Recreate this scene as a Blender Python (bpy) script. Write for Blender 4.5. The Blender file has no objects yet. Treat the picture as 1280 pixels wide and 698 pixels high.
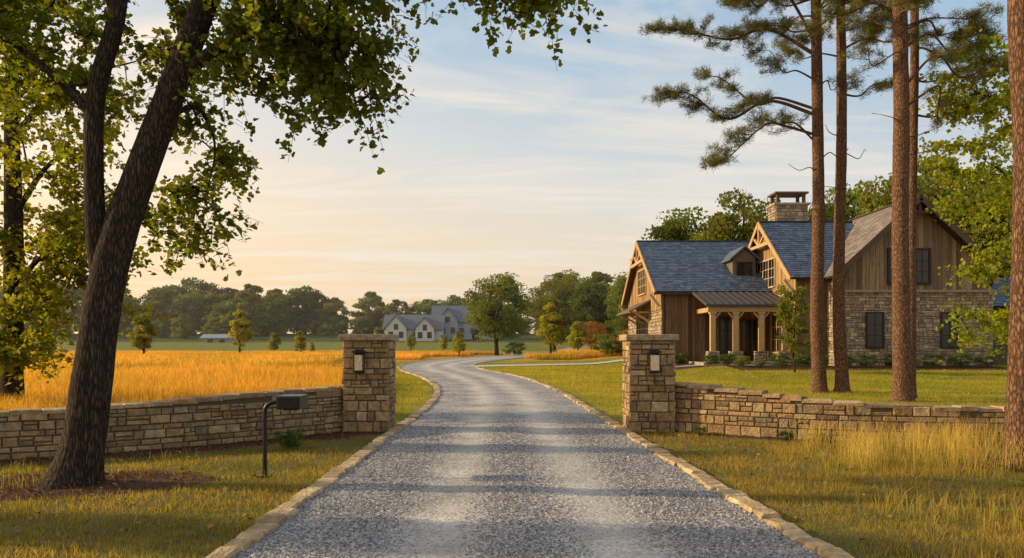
import bpy, math, random
import numpy as np
from mathutils import Vector, Matrix
R = np.random.default_rng(7)
random.seed(7)
scene = bpy.context.scene
scene.view_settings.view_transform = 'Standard'
scene.view_settings.look = 'None'
scene.view_settings.exposure = 0

# ------------------------------------------------------------------ materials
def newmat(name):
    m = bpy.data.materials.new(name); m.use_nodes = True
    nt = m.node_tree; nt.nodes.clear()
    out = nt.nodes.new('ShaderNodeOutputMaterial')
    b = nt.nodes.new('ShaderNodeBsdfPrincipled')
    nt.links.new(b.outputs[0], out.inputs[0])
    return m, nt, b, out

def attr_mat(name, rough=0.85, nscale=8.0, namp=0.35, bump=0.3, bscale=40.0, bdist=0.02, spec=0.3, stretch=(1,1,1)):
    m, nt, b, out = newmat(name)
    N = nt.nodes.new; L = nt.links.new
    at = N('ShaderNodeAttribute'); at.attribute_name = 'Col'
    tc = N('ShaderNodeTexCoord'); mp = N('ShaderNodeMapping'); mp.inputs['Scale'].default_value = stretch
    L(tc.outputs['Object'], mp.inputs[0])
    n = N('ShaderNodeTexNoise'); n.inputs['Scale'].default_value = nscale; n.inputs['Detail'].default_value = 6
    n.inputs['Roughness'].default_value = 0.65
    L(mp.outputs[0], n.inputs['Vector'])
    mr = N('ShaderNodeMapRange'); mr.inputs[1].default_value = 0.3; mr.inputs[2].default_value = 0.7
    mr.inputs[3].default_value = 1 - namp; mr.inputs[4].default_value = 1 + namp
    L(n.outputs[0], mr.inputs[0])
    vm = N('ShaderNodeVectorMath'); vm.operation = 'SCALE'
    L(at.outputs['Color'], vm.inputs[0]); L(mr.outputs[0], vm.inputs['Scale'])
    L(vm.outputs[0], b.inputs['Base Color'])
    b.inputs['Roughness'].default_value = rough
    b.inputs['Specular IOR Level'].default_value = spec
    if bump > 0:
        n2 = N('ShaderNodeTexNoise'); n2.inputs['Scale'].default_value = bscale; n2.inputs['Detail'].default_value = 5
        L(mp.outputs[0], n2.inputs['Vector'])
        bp = N('ShaderNodeBump'); bp.inputs['Strength'].default_value = bump; bp.inputs['Distance'].default_value = bdist
        L(n2.outputs[0], bp.inputs['Height']); L(bp.outputs[0], b.inputs['Normal'])
    return m

def leaf_mat(name, trans=0.4, tint=(1.5, 1.35, 0.6)):
    m, nt, b, out = newmat(name)
    N = nt.nodes.new; L = nt.links.new
    at = N('ShaderNodeAttribute'); at.attribute_name = 'Col'
    oi = N('ShaderNodeObjectInfo')
    mr = N('ShaderNodeMapRange'); mr.inputs[3].default_value = 0.8; mr.inputs[4].default_value = 1.25
    L(oi.outputs['Random'], mr.inputs[0])
    vs = N('ShaderNodeVectorMath'); vs.operation = 'SCALE'
    L(at.outputs['Color'], vs.inputs[0]); L(mr.outputs[0], vs.inputs['Scale'])
    L(vs.outputs[0], b.inputs['Base Color']); b.inputs['Roughness'].default_value = 0.55
    b.inputs['Specular IOR Level'].default_value = 0.25
    vm = N('ShaderNodeVectorMath'); vm.operation = 'MULTIPLY'; vm.inputs[1].default_value = tint
    L(vs.outputs[0], vm.inputs[0])
    t = N('ShaderNodeBsdfTranslucent'); L(vm.outputs[0], t.inputs[0])
    mx = N('ShaderNodeMixShader'); mx.inputs[0].default_value = trans
    L(b.outputs[0], mx.inputs[1]); L(t.outputs[0], mx.inputs[2]); L(mx.outputs[0], out.inputs[0])
    return m

def bark_mat(name, c1, c2, sc=14.0, zs=.22):
    m, nt, b, out = newmat(name)
    N = nt.nodes.new; L = nt.links.new
    tc = N('ShaderNodeTexCoord'); mp = N('ShaderNodeMapping'); mp.inputs['Scale'].default_value = (1, 1, zs)
    L(tc.outputs['Object'], mp.inputs[0])
    v = N('ShaderNodeTexVoronoi'); v.feature = 'DISTANCE_TO_EDGE'; v.inputs['Scale'].default_value = sc
    n = N('ShaderNodeTexNoise'); n.inputs['Scale'].default_value = sc * 1.1; n.inputs['Detail'].default_value = 8; n.inputs['Roughness'].default_value = .7
    L(mp.outputs[0], n.inputs['Vector'])
    ad = N('ShaderNodeVectorMath'); ad.operation = 'MULTIPLY_ADD'
    L(n.outputs['Color'], ad.inputs[0]); ad.inputs[1].default_value = (1.6 / sc,) * 3; L(mp.outputs[0], ad.inputs[2])
    L(ad.outputs[0], v.inputs['Vector'])
    cr = N('ShaderNodeValToRGB'); cr.color_ramp.elements[0].color = (*c1, 1); cr.color_ramp.elements[1].color = (*c2, 1)
    cr.color_ramp.elements[1].position = 0.3
    L(v.outputs['Distance'], cr.inputs[0])
    mx = N('ShaderNodeMix'); mx.data_type = 'RGBA'; mx.blend_type = 'MULTIPLY'; mx.inputs[0].default_value = 0.7
    L(cr.outputs[0], mx.inputs[6]); L(n.outputs[0], mx.inputs[7])
    g = N('ShaderNodeVectorMath'); g.operation = 'SCALE'; g.inputs['Scale'].default_value = 1.7
    L(mx.outputs[2], g.inputs[0]); L(g.outputs[0], b.inputs['Base Color']); b.inputs['Roughness'].default_value = 0.9
    b.inputs['Specular IOR Level'].default_value = 0.15
    bp = N('ShaderNodeBump'); bp.inputs['Strength'].default_value = 0.9; bp.inputs['Distance'].default_value = 0.025
    mm = N('ShaderNodeMath'); mm.operation = 'MULTIPLY_ADD'; mm.inputs[1].default_value = 0.5
    L(n.outputs[0], mm.inputs[0])
    mn = N('ShaderNodeMath'); mn.operation = 'MINIMUM'; mn.inputs[1].default_value = 0.3
    L(v.outputs['Distance'], mn.inputs[0]); L(mn.outputs[0], mm.inputs[2])
    L(mm.outputs[0], bp.inputs['Height']); L(bp.outputs[0], b.inputs['Normal'])
    return m

def plain(name, col, rough=0.5, metal=0.0, nscale=20):
    m, nt, b, out = newmat(name)
    n = nt.nodes.new('ShaderNodeTexNoise'); n.inputs['Scale'].default_value = nscale; n.inputs['Detail'].default_value = 5
    cr = nt.nodes.new('ShaderNodeValToRGB')
    cr.color_ramp.elements[0].color = (*[c * 0.75 for c in col], 1); cr.color_ramp.elements[1].color = (*[min(1, c * 1.2) for c in col], 1)
    cr.color_ramp.elements[0].position = 0.3; cr.color_ramp.elements[1].position = 0.7
    tc = nt.nodes.new('ShaderNodeTexCoord'); nt.links.new(tc.outputs['Object'], n.inputs['Vector'])
    nt.links.new(n.outputs[0], cr.inputs[0]); nt.links.new(cr.outputs[0], b.inputs['Base Color'])
    b.inputs['Roughness'].default_value = rough; b.inputs['Metallic'].default_value = metal
    return m

M_stone = attr_mat('stone', 0.9, 9, 0.45, 0.9, 26, 0.03)
M_hstone = attr_mat('house_stone', 0.9, 3, 0.3, 0.5, 12, 0.03)
M_mortar = plain('mortar', (0.11, 0.078, 0.045), 0.95)
M_wood = attr_mat('wood_siding', 0.8, 3, 0.4, 0.3, 10, 0.01, stretch=(4, 4, 0.4))
M_timber = attr_mat('timber', 0.75, 4, 0.2, 0.2, 20, 0.01)
M_roof = attr_mat('roof_slate', 0.65, 2, 0.25, 0.3, 10, 0.01, spec=0.4)
M_glass = plain('window_glass', (0.010, 0.011, 0.013), 0.15, nscale=0.6)
M_black = plain('black_metal', (0.012, 0.012, 0.013), 0.4, 0.3)
M_lampglass = plain('frosted_glass', (0.75, 0.60, 0.40), 0.35)
M_bark = bark_mat('oak_bark', (0.012, 0.009, 0.007), (0.095, 0.065, 0.045), 34, .16)
M_pbark = bark_mat('pine_bark', (0.05, 0.027, 0.015), (0.25, 0.135, 0.08), 24, .3)
M_leaf = leaf_mat('leaf', 0.55, (2.1, 1.9, 0.4))
M_leafd = leaf_mat('leaf_distant', 0.45, (1.7, 1.55, 0.5))
M_needle = leaf_mat('pine_needle', 0.35, (1.6, 1.4, .5))
M_grass = leaf_mat('grass_blade', 0.5, (1.7, 1.38, 0.5))
M_gravel = attr_mat('gravel_stone', 0.85, 30, 0.25, 0.0)
M_chip = attr_mat('mulch_chip', 0.9, 20, 0.3, 0.0)
M_ground = attr_mat('ground', 0.95, 1.3, 0.4, 0.9, 22, 0.06, spec=0.1)

# ------------------------------------------------------------------ mesh helpers
def build(name, groups, mats, parent=None, loc=None):
    V, LP, ST, TT, MI, C, SM = [], [], [], [], [], [], []
    off = 0; lo = 0
    for g in groups:
        v, f, c, mi, sm_ = g
        v = np.asarray(v, dtype=np.float32).reshape(-1, 3); f = np.asarray(f, dtype=np.int64)
        if len(v) == 0 or len(f) == 0: continue
        k = f.shape[1]
        c = np.asarray(c, dtype=np.float32)
        if c.ndim == 1: c = np.tile(c, (len(v), 1))
        V.append(v); LP.append((f + off).ravel()); ST.append(lo + np.arange(len(f)) * k)
        TT.append(np.full(len(f), k)); MI.append(np.full(len(f), mi)); C.append(c); SM.append(np.full(len(f), sm_))
        off += len(v); lo += len(f) * k
    me = bpy.data.meshes.new(name)
    V = np.concatenate(V); LP = np.concatenate(LP); ST = np.concatenate(ST); TT = np.concatenate(TT)
    me.vertices.add(len(V)); me.vertices.foreach_set('co', V.ravel())
    me.loops.add(len(LP)); me.loops.foreach_set('vertex_index', LP.astype(np.int32))
    me.polygons.add(len(ST)); me.polygons.foreach_set('loop_start', ST.astype(np.int32))
    me.polygons.foreach_set('loop_total', TT.astype(np.int32))
    me.polygons.foreach_set('material_index', np.concatenate(MI).astype(np.int32))
    me.polygons.foreach_set('use_smooth', np.concatenate(SM).astype(bool))
    me.update(calc_edges=True)
    a = me.color_attributes.new('Col', 'FLOAT_COLOR', 'POINT')
    C = np.concatenate(C); C4 = np.ones((len(C), 4), dtype=np.float32); C4[:, :3] = C
    a.data.foreach_set('color', C4.ravel())
    for m in mats: me.materials.append(m)
    o = bpy.data.objects.new(name, me); scene.collection.objects.link(o)
    if parent: o.parent = parent
    if loc is not None: o.location = loc
    return o

def empty(name, loc=(0, 0, 0)):
    o = bpy.data.objects.new(name, None); scene.collection.objects.link(o); o.location = loc; return o

class Buf:
    def __init__(s): s.v = []; s.f = []; s.c = []; s.m = []; s.n = 0
    def add(s, v, f, c=(.5, .5, .5), m=0):
        v = [tuple(p) for p in v]
        s.v += v; s.f += [tuple(i + s.n for i in q) for q in f]; s.c += [tuple(c)] * len(v); s.m += [m] * len(f); s.n += len(v)
    def box(s, c, d, col=(.5, .5, .5), m=0, rot=None):
        x, y, z = d[0] / 2, d[1] / 2, d[2] / 2
        vs = [Vector(p) for p in [(-x, -y, -z), (x, -y, -z), (x, y, -z), (-x, y, -z), (-x, -y, z), (x, -y, z), (x, y, z), (-x, y, z)]]
        if rot is not None: vs = [rot @ p for p in vs]
        vs = [p + Vector(c) for p in vs]
        s.add(vs, [(0, 3, 2, 1), (4, 5, 6, 7), (0, 1, 5, 4), (1, 2, 6, 5), (2, 3, 7, 6), (3, 0, 4, 7)], col, m)
    def beam(s, p0, p1, w, h, col=(.5, .5, .5), m=0, up=(0, 0, 1)):
        p0 = Vector(p0); p1 = Vector(p1); d = (p1 - p0); l = d.length; d.normalize()
        u = Vector(up)
        if abs(d.dot(u)) > 0.99: u = Vector((0, 1, 0))
        sx = d.cross(u).normalized(); uz = sx.cross(d)
        rot = Matrix((sx, d, uz)).transposed()
        s.box((p0 + p1) / 2, (w, l, h), col, m, rot)
    def obj(s, name, mats, parent=None, bevel=0.0):
        me = bpy.data.meshes.new(name); me.from_pydata(s.v, [], s.f); me.update()
        me.polygons.foreach_set('material_index', s.m)
        a = me.color_attributes.new('Col', 'FLOAT_COLOR', 'POINT')
        a.data.foreach_set('color', np.array([(*c, 1) for c in s.c], dtype=np.float32).ravel())
        for m in mats: me.materials.append(m)
        o = bpy.data.objects.new(name, me); scene.collection.objects.link(o)
        if parent: o.parent = parent
        if bevel > 0:
            b = o.modifiers.new('bevel', 'BEVEL'); b.width = bevel; b.segments = 2; b.limit_method = 'ANGLE'
        return o

def vnoise(p, seed=0):
    r = np.random.default_rng(seed); o = 0
    for i in range(6):
        k = r.normal(0, 1, 3) * (1 + 0.5 * i); ph = r.uniform(0, 6.28)
        o = o + np.sin(p @ k + ph + 1.3 * np.sin(p @ np.roll(k, 1) * 0.7 + ph * 2)) / (1 + 0.3 * i)
    return o / 3.2

def smoothpath(pts, rad, n):
    pts = np.array(pts, float); rad = np.array(rad, float)
    d = np.r_[0, np.cumsum(np.linalg.norm(np.diff(pts, axis=0), axis=1))]
    t = np.linspace(0, d[-1], n); out = []
    P = np.vstack([2 * pts[0] - pts[1], pts, 2 * pts[-1] - pts[-2]])
    for x in t:
        i = min(np.searchsorted(d, x, side='right') - 1, len(pts) - 2); u = (x - d[i]) / (d[i + 1] - d[i] + 1e-9)
        a, b, c, e = P[i], P[i + 1], P[i + 2], P[i + 3]
        out.append(0.5 * ((2 * b) + (-a + c) * u + (2 * a - 5 * b + 4 * c - e) * u * u + (-a + 3 * b - 3 * c + e) * u ** 3))
    return np.array(out), np.interp(t, d, rad)

def tube(path, rad, seg=8, rough=0.0, seed=0, ridges=0):
    path = np.asarray(path, float); n = len(path)
    T = np.gradient(path, axis=0); T /= np.linalg.norm(T, axis=1)[:, None] + 1e-9
    ref = np.array([0.3, 1, 0.1]) if abs(T[0, 1]) < 0.9 else np.array([1, 0, 0.1])
    A = np.cross(T, ref); A /= np.linalg.norm(A, axis=1)[:, None]; B = np.cross(T, A)
    th = np.linspace(0, 2 * np.pi, seg, endpoint=False)
    rr = np.tile(np.asarray(rad)[:, None], (1, seg))
    if rough > 0:
        q = path[:, None, :] + rr[:, :, None] * (np.cos(th)[None, :, None] * A[:, None] + np.sin(th)[None, :, None] * B[:, None])
        f = q.reshape(-1, 3)
        nz = 0.6 * vnoise(f * 1.5, seed) + 0.25 * vnoise(f * 5, seed + 1)
        if ridges:
            nz = nz + 0.6 * (np.abs(np.sin(th[None, :].repeat(n, 0).ravel() * ridges / 2 + 1.8 * vnoise(f * np.array([3, 3, 2.2]), seed + 3))) - .64)
        rr = rr * (1 + rough * nz.reshape(n, seg))
    v = path[:, None, :] + rr[:, :, None] * (np.cos(th)[None, :, None] * A[:, None] + np.sin(th)[None, :, None] * B[:, None])
    i = np.arange(n - 1)[:, None] * seg; j = np.arange(seg)[None, :]; j2 = (j + 1) % seg
    f = np.stack([i + j, i + j2, i + seg + j2, i + seg + j], -1).reshape(-1, 4)
    return v.reshape(-1, 3), f

def rotmats(n, tilt, rng):
    yaw = rng.uniform(0, 2 * np.pi, n); tl = rng.normal(0, tilt, n); rl = rng.normal(0, tilt, n)
    cy, sy = np.cos(yaw), np.sin(yaw); ct, st = np.cos(tl), np.sin(tl); cr, sr = np.cos(rl), np.sin(rl)
    Z = np.zeros(n); O = np.ones(n)
    Rz = np.stack([cy, -sy, Z, sy, cy, Z, Z, Z, O], -1).reshape(n, 3, 3)
    Rx = np.stack([O, Z, Z, Z, ct, -st, Z, st, ct], -1).reshape(n, 3, 3)
    Ry = np.stack([cr, Z, sr, Z, O, Z, -sr, Z, cr], -1).reshape(n, 3, 3)
    return Rz @ Rx @ Ry

LEAF8 = np.array([(0, 0, 0), (.22, .12, .05), (.48, .3, .12), (.27, .5, .06), (.3, .78, .08), (0, 1, -.05), (-.3, .78, .08), (-.27, .5, .06), (-.48, .3, .12), (-.22, .12, .05)]) - np.array([0, .4, 0])
LEAF4 = np.array([(0, -.5, 0), (.38, 0, .12), (0, .5, -.05), (-.38, 0, .12)])

def leafgroup(cent, size, rng, tmpl, cols, tilt=0.9, mi=0):
    n = len(cent); Rm = rotmats(n, tilt, rng); s = size * rng.uniform(0.65, 1.3, n)
    v = np.einsum('nij,kj->nki', Rm, tmpl) * s[:, None, None] + cent[:, None, :]
    k = len(tmpl); f = np.arange(n * k).reshape(n, k)
    return (v.reshape(-1, 3), f, np.repeat(cols, k, axis=0), mi, False)

def jit_cols(base, n, rng, amp=0.25, hue=0.12):
    b = np.array(base)[None, :] * (1 + rng.uniform(-amp, amp, (n, 1)))
    b = b * (1 + rng.uniform(-hue, hue, (n, 3)) * np.array([1.5, .4, .8]))
    return np.clip(b, 0.002, 1)

# ------------------------------------------------------------------ layout functions
YL = np.array([-30, 15.3, 20, 26, 31, 36, 42.5, 49, 56, 65, 74, 84, 94, 107, 121, 150, 200])
XL = np.array([-2.35, -2.35, -2.3, -2.5, -3.0, -3.8, -5.1, -6.8, -8.1, -8.9, -8.9, -8.1, -6.6, -3.7, 0, 9, 26])
YR = np.array([-30, 6, 15, 21, 26, 31, 38, 44.7, 50, 56, 62, 68, 80, 94, 121, 150, 200])
XR = np.array([2.9, 2.62, 2.25, 2.05, 1.9, 1.55, .9, -.2, -1.4, -2.4, -2.9, -2.8, -1.6, .8, 7, 17, 34])
ys = np.arange(-30, 200.01, 0.25)
def sm(a, k=17):
    p = np.pad(a, k // 2, mode='edge'); return np.convolve(p, np.ones(k) / k, 'valid')
xls = sm(np.interp(ys, YL, XL)); xrs = sm(np.interp(ys, YR, XR))
def xl(y): return np.interp(y, ys, xls)
def xr(y): return np.interp(y, ys, xrs)
def sst(t): t = np.clip(t, 0, 1); return t * t * (3 - 2 * t)
def hgt(x, y):
    x = np.asarray(x, float); y = np.asarray(y, float)
    return 5.0 * sst((y - 125) / 140) + 0.45 * sst((x - 6) / 6) * sst((y - 36) / 10)
LW = np.array([(-3.25, 15.75), (-3.9, 14.9), (-4.7, 14.0), (-5.5, 13.2), (-6.4, 12.5), (-7.5, 11.8), (-8.8, 11.2), (-10.5, 10.7), (-12.5, 10.5)])
RW = np.array([(3.15, 15.75), (3.8, 15.2), (4.5, 14.7), (5.4, 14.2), (6.4, 13.9), (7.4, 13.7), (8.4, 13.6), (10, 13.6), (12, 13.8)])
def dist_poly(x, y, P):
    d = np.full(np.shape(x), 1e9)
    for a, b in zip(P[:-1], P[1:]):
        ab = b - a; t = np.clip(((x - a[0]) * ab[0] + (y - a[1]) * ab[1]) / (ab @ ab), 0, 1)
        d = np.minimum(d, np.hypot(x - a[0] - t * ab[0], y - a[1] - t * ab[1]))
    return d
BR = np.array([(-3.5, 59), (-1, 61), (3, 64), (8, 67.5), (14, 70), (22, 71)])
def front_left(x, y):
    yw = np.where(x < 0, np.interp(x, LW[::-1, 0], LW[::-1, 1]), np.interp(x, RW[:, 0], RW[:, 1])); return y < yw
def mulch(x, y):
    q = np.stack([x, y, 0 * x], -1)
    w = 0.25 * vnoise(q.reshape(-1, 3) * 1.7, 5).reshape(np.shape(x))
    m = (np.hypot((x + 5.3) / 1.45, (y - 9.6) / 1.0) + w < 1.0)
    f = front_left(x, y)
    m |= f & (dist_poly(x, y, LW) + w * 1.2 < 0.95)
    m |= f & (dist_poly(x, y, RW) + w < 0.5)
    m |= np.hypot((x - 7.1) / 0.9, (y - 11.2) / 0.7) + w < 1.0
    m |= (x > 12) & (x < 27) & (y > 42.2) & (y < 47.5)
    m |= np.hypot((x - 9.5) / 2.6, (y - 47) / 2.5) < 1
    return m
def onroad(x, y, pad=0.0): return (x > xl(y) - pad) & (x < xr(y) + pad)
def meadow(x, y):
    return ((x < xl(y) - 1.3 - 0.02 * y) & (y > 13) & ~front_left(x, y)) | ((y > 80) & (x < 22) & ~onroad(x, y, 1))

# ------------------------------------------------------------------ ground sheet
def axis(segs):
    o = []
    for a, b, s in segs: o += list(np.arange(a, b, s))
    o.append(segs[-1][1]); return np.array(o)
gx = axis([(-900, -120, 30), (-120, -40, 4), (-40, -14, 1), (-14, 14, 0.16), (14, 40, 0.8), (40, 120, 4), (120, 900, 30)])
gy = axis([(-60, 2, 4), (2, 20, 0.16), (20, 50, 0.4), (50, 130, 1.2), (130, 300, 5), (300, 1500, 60)])
X, Y = np.meshgrid(gx, gy); Z = hgt(X, Y)
C = np.zeros(X.shape + (3,)); C[:] = (0.25, 0.225, 0.024)
pn = vnoise(np.stack([X, Y, 0 * X], -1).reshape(-1, 3) * .35, 8).reshape(X.shape)
C *= (1 + .2 * pn)[..., None] * np.array([1.0, 1.0, 1.0])
C[..., 0] *= 1 + .18 * np.clip(pn, -1, 1)
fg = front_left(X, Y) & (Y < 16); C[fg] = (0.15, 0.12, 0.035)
C[meadow(X, Y)] = (0.46, 0.26, 0.04)
C[(Y > 122)] = (0.17, 0.18, 0.035)
C[(Y > 122) & (Y < 150)] = (0.38, 0.27, 0.05)
C[Y > 185] = (0.06, 0.075, 0.02)
C[mulch(X, Y)] = (0.10, 0.050, 0.026)
C[onroad(X, Y, 0.02)] = (0.12, 0.11, 0.10)
nx, ny = len(gx), len(gy)
i, j = np.meshgrid(np.arange(nx - 1), np.arange(ny - 1)); b = (j * nx + i)
F = np.stack([b, b + 1, b + nx + 1, b + nx], -1).reshape(-1, 4)
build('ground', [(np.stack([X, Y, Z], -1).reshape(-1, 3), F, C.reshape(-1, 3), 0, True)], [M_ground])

# ------------------------------------------------------------------ driveway
m, nt, b, out = newmat('gravel_surface')
N = nt.nodes.new; L = nt.links.new
tc = N('ShaderNodeTexCoord'); uv = N('ShaderNodeUVMap'); uv.uv_map = 'UVMap'
v = N('ShaderNodeTexVoronoi'); v.inputs['Scale'].default_value = 28; L(tc.outputs['Object'], v.inputs['Vector'])
v2 = N('ShaderNodeTexVoronoi'); v2.inputs['Scale'].default_value = 11; L(tc.outputs['Object'], v2.inputs['Vector'])
nn = N('ShaderNodeTexNoise'); nn.inputs['Scale'].default_value = 0.9; nn.inputs['Detail'].default_value = 7; L(tc.outputs['Object'], nn.inputs['Vector'])
cr = N('ShaderNodeValToRGB'); e = cr.color_ramp.elements
e[0].color = (0.12, 0.115, 0.115, 1); e[1].color = (0.48, 0.45, 0.42, 1)
sp = N('ShaderNodeSeparateColor'); L(v.outputs['Color'], sp.inputs[0]); L(sp.outputs[0], cr.inputs[0])
sx = N('ShaderNodeSeparateXYZ'); L(uv.outputs[0], sx.inputs[0])
tr = N('ShaderNodeValToRGB'); te = tr.color_ramp.elements; te[0].position = 0.0; te[0].color = (0, 0, 0, 1); te[1].position = 1; te[1].color = (0, 0, 0, 1)
for p, c in [(.22, 0), (.36, 1), (.48, .05), (.52, .05), (.66, 1), (.8, 0)]:
    q = te.new(p); q.color = (c, c, c, 1)
wob = N('ShaderNodeMath'); wob.operation = 'MULTIPLY_ADD'; wob.inputs[1].default_value = 0.14; L(nn.outputs[0], wob.inputs[0])
wo2 = N('ShaderNodeMath'); wo2.operation = 'SUBTRACT'; wo2.inputs[1].default_value = 0.07; L(sx.outputs[0], wo2.inputs[0]); L(wo2.outputs[0], wob.inputs[2])
L(wob.outputs[0], tr.inputs[0])
tk = N('ShaderNodeMix'); tk.data_type = 'RGBA'; L(tr.outputs[0], tk.inputs[0]); L(cr.outputs[0], tk.inputs[6])
lt = N('ShaderNodeMix'); lt.data_type = 'RGBA'; lt.inputs[0].default_value = 0.6; L(cr.outputs[0], lt.inputs[6]); lt.inputs[7].default_value = (0.62, 0.55, 0.46, 1)
L(lt.outputs[2], tk.inputs[7])
mr = N('ShaderNodeMapRange'); mr.inputs[1].default_value = .3; mr.inputs[2].default_value = .7; mr.inputs[3].default_value = .75; mr.inputs[4].default_value = 1.25
L(nn.outputs[0], mr.inputs[0])
sc_ = N('ShaderNodeVectorMath'); sc_.operation = 'SCALE'; L(tk.outputs[2], sc_.inputs[0]); L(mr.outputs[0], sc_.inputs['Scale']); L(sc_.outputs[0], b.inputs['Base Color'])
b.inputs['Roughness'].default_value = 0.9; b.inputs['Specular IOR Level'].default_value = 0.2
bp = N('ShaderNodeBump'); bp.inputs['Strength'].default_value = 0.5; bp.inputs['Distance'].default_value = 0.012
ma = N('ShaderNodeMath'); ma.operation = 'ADD'; L(v.outputs['Distance'], ma.inputs[0]); L(v2.outputs['Distance'], ma.inputs[1])
iv = N('ShaderNodeMath'); iv.operation = 'MULTIPLY'; iv.inputs[1].default_value = -1; L(ma.outputs[0], iv.inputs[0])
L(iv.outputs[0], bp.inputs['Height']); L(bp.outputs[0], b.inputs['Normal'])
M_road = m
yy = np.r_[np.arange(-20, 60, 0.4), np.arange(60, 190, 1.5)]
u = np.linspace(0, 1, 13)
a0 = xl(yy) + 0.1; a1 = xr(yy) - 0.1
XX = a0[:, None] * (1 - u) + a1[:, None] * u; YY = np.repeat(yy[:, None], 13, 1)
trk = np.exp(-((u - .33) / .08) ** 2) + np.exp(-((u - .67) / .08) ** 2)
ZZ = hgt(XX, YY) + 0.03 + 0.02 * np.sin(u * np.pi)[None, :] - 0.015 * trk[None, :]
i, j = np.meshgrid(np.arange(12), np.arange(len(yy) - 1)); bb = j * 13 + i
F = np.stack([bb, bb + 1, bb + 14, bb + 13], -1).reshape(-1, 4)
road = build('gravel_driveway', [(np.stack([XX, YY, ZZ], -1).reshape(-1, 3), F, (.2, .2, .2), 0, True)], [M_road])
uvl = road.data.uv_layers.new(name='UVMap')
UVv = np.stack([np.repeat(u[None, :], len(yy), 0), YY / 5], -1).reshape(-1, 2)
li = np.zeros(len(road.data.loops), dtype=np.int32); road.data.loops.foreach_get('vertex_index', li)
uvl.data.foreach_set('uv', UVv[li].astype(np.float32).ravel())
n = 62000
sy = 5.2 + 13.0 * R.beta(1.0, 2.0, n); uu = R.uniform(0.0, 1, n)
keep = R.uniform(0, 1, n) > 0.85 * (np.exp(-((uu - .33) / .085) ** 2) + np.exp(-((uu - .67) / .085) ** 2))
sy, uu = sy[keep], uu[keep]; n = len(sy)
sxp = xl(sy) + 0.16 + uu * (xr(sy) - xl(sy) - 0.32)
tt = np.exp(-((uu - .33) / .08) ** 2) + np.exp(-((uu - .67) / .08) ** 2)
szp = 0.032 + 0.02 * np.sin(uu * np.pi) - 0.015 * tt
OCT = np.array([(1, 0, 0), (0, 1, 0), (-1, 0, 0), (0, -1, 0), (0, 0, 1), (0, 0, -1)], float)
OF = np.array([(0, 1, 4), (1, 2, 4), (2, 3, 4), (3, 0, 4), (1, 0, 5), (2, 1, 5), (3, 2, 5), (0, 3, 5)])
tm = OCT[None] * R.uniform(0.7, 1.3, (n, 6, 1)) + R.normal(0, .22, (n, 6, 3))
tm = tm * np.stack([R.uniform(.8, 1.4, n), R.uniform(.7, 1.1, n), R.uniform(.35, .65, n)], -1)[:, None, :]
Rm = rotmats(n, 0.4, R); sz = R.uniform(0.008, 0.018, n) * (1 - 0.35 * tt)
vv = np.einsum('nij,nkj->nki', Rm, tm) * sz[:, None, None] + np.stack([sxp, sy, szp], -1)[:, None, :]
g = R.uniform(0.12, 0.50, n) * (1 + .4 * tt); gc = np.stack([g * R.uniform(1.0, 1.12, n), g, g * R.uniform(.86, 1.04, n)], -1)
build('loose_gravel', [(vv.reshape(-1, 3), (OF[None] + (np.arange(n) * 6)[:, None, None]).reshape(-1, 3), np.repeat(gc, 6, axis=0), 0, False)], [M_gravel])

def ribbon(name, P, w, mat, dz, col, n=60):
    pts, _ = smoothpath([(p[0], p[1], 0) for p in P], [1] * len(P), n)
    T = np.gradient(pts, axis=0); T /= np.linalg.norm(T, axis=1)[:, None]; Nn = np.stack([-T[:, 1], T[:, 0], 0 * T[:, 0]], -1)
    A = pts + Nn * w / 2; Bq = pts - Nn * w / 2
    for q in (A, Bq): q[:, 2] = hgt(q[:, 0], q[:, 1]) + dz
    v = np.stack([A, Bq], 1).reshape(-1, 3); i = np.arange(n - 1) * 2
    return build(name, [(v, np.stack([i, i + 1, i + 3, i + 2], -1), col, 0, True)], [mat])
M_path = attr_mat('path_gravel', 0.9, 4, 0.2, 0.4, 30, 0.02)
ribbon('branch_driveway', BR, 3.2, M_path, 0.045, (0.52, 0.48, 0.42))
ribbon('stone_walkway', [(7.5, 50), (10, 47.6), (12.5, 46.0), (14.2, 45.9)], 1.5, M_path, 0.03, (0.35, 0.31, 0.26))

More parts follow.
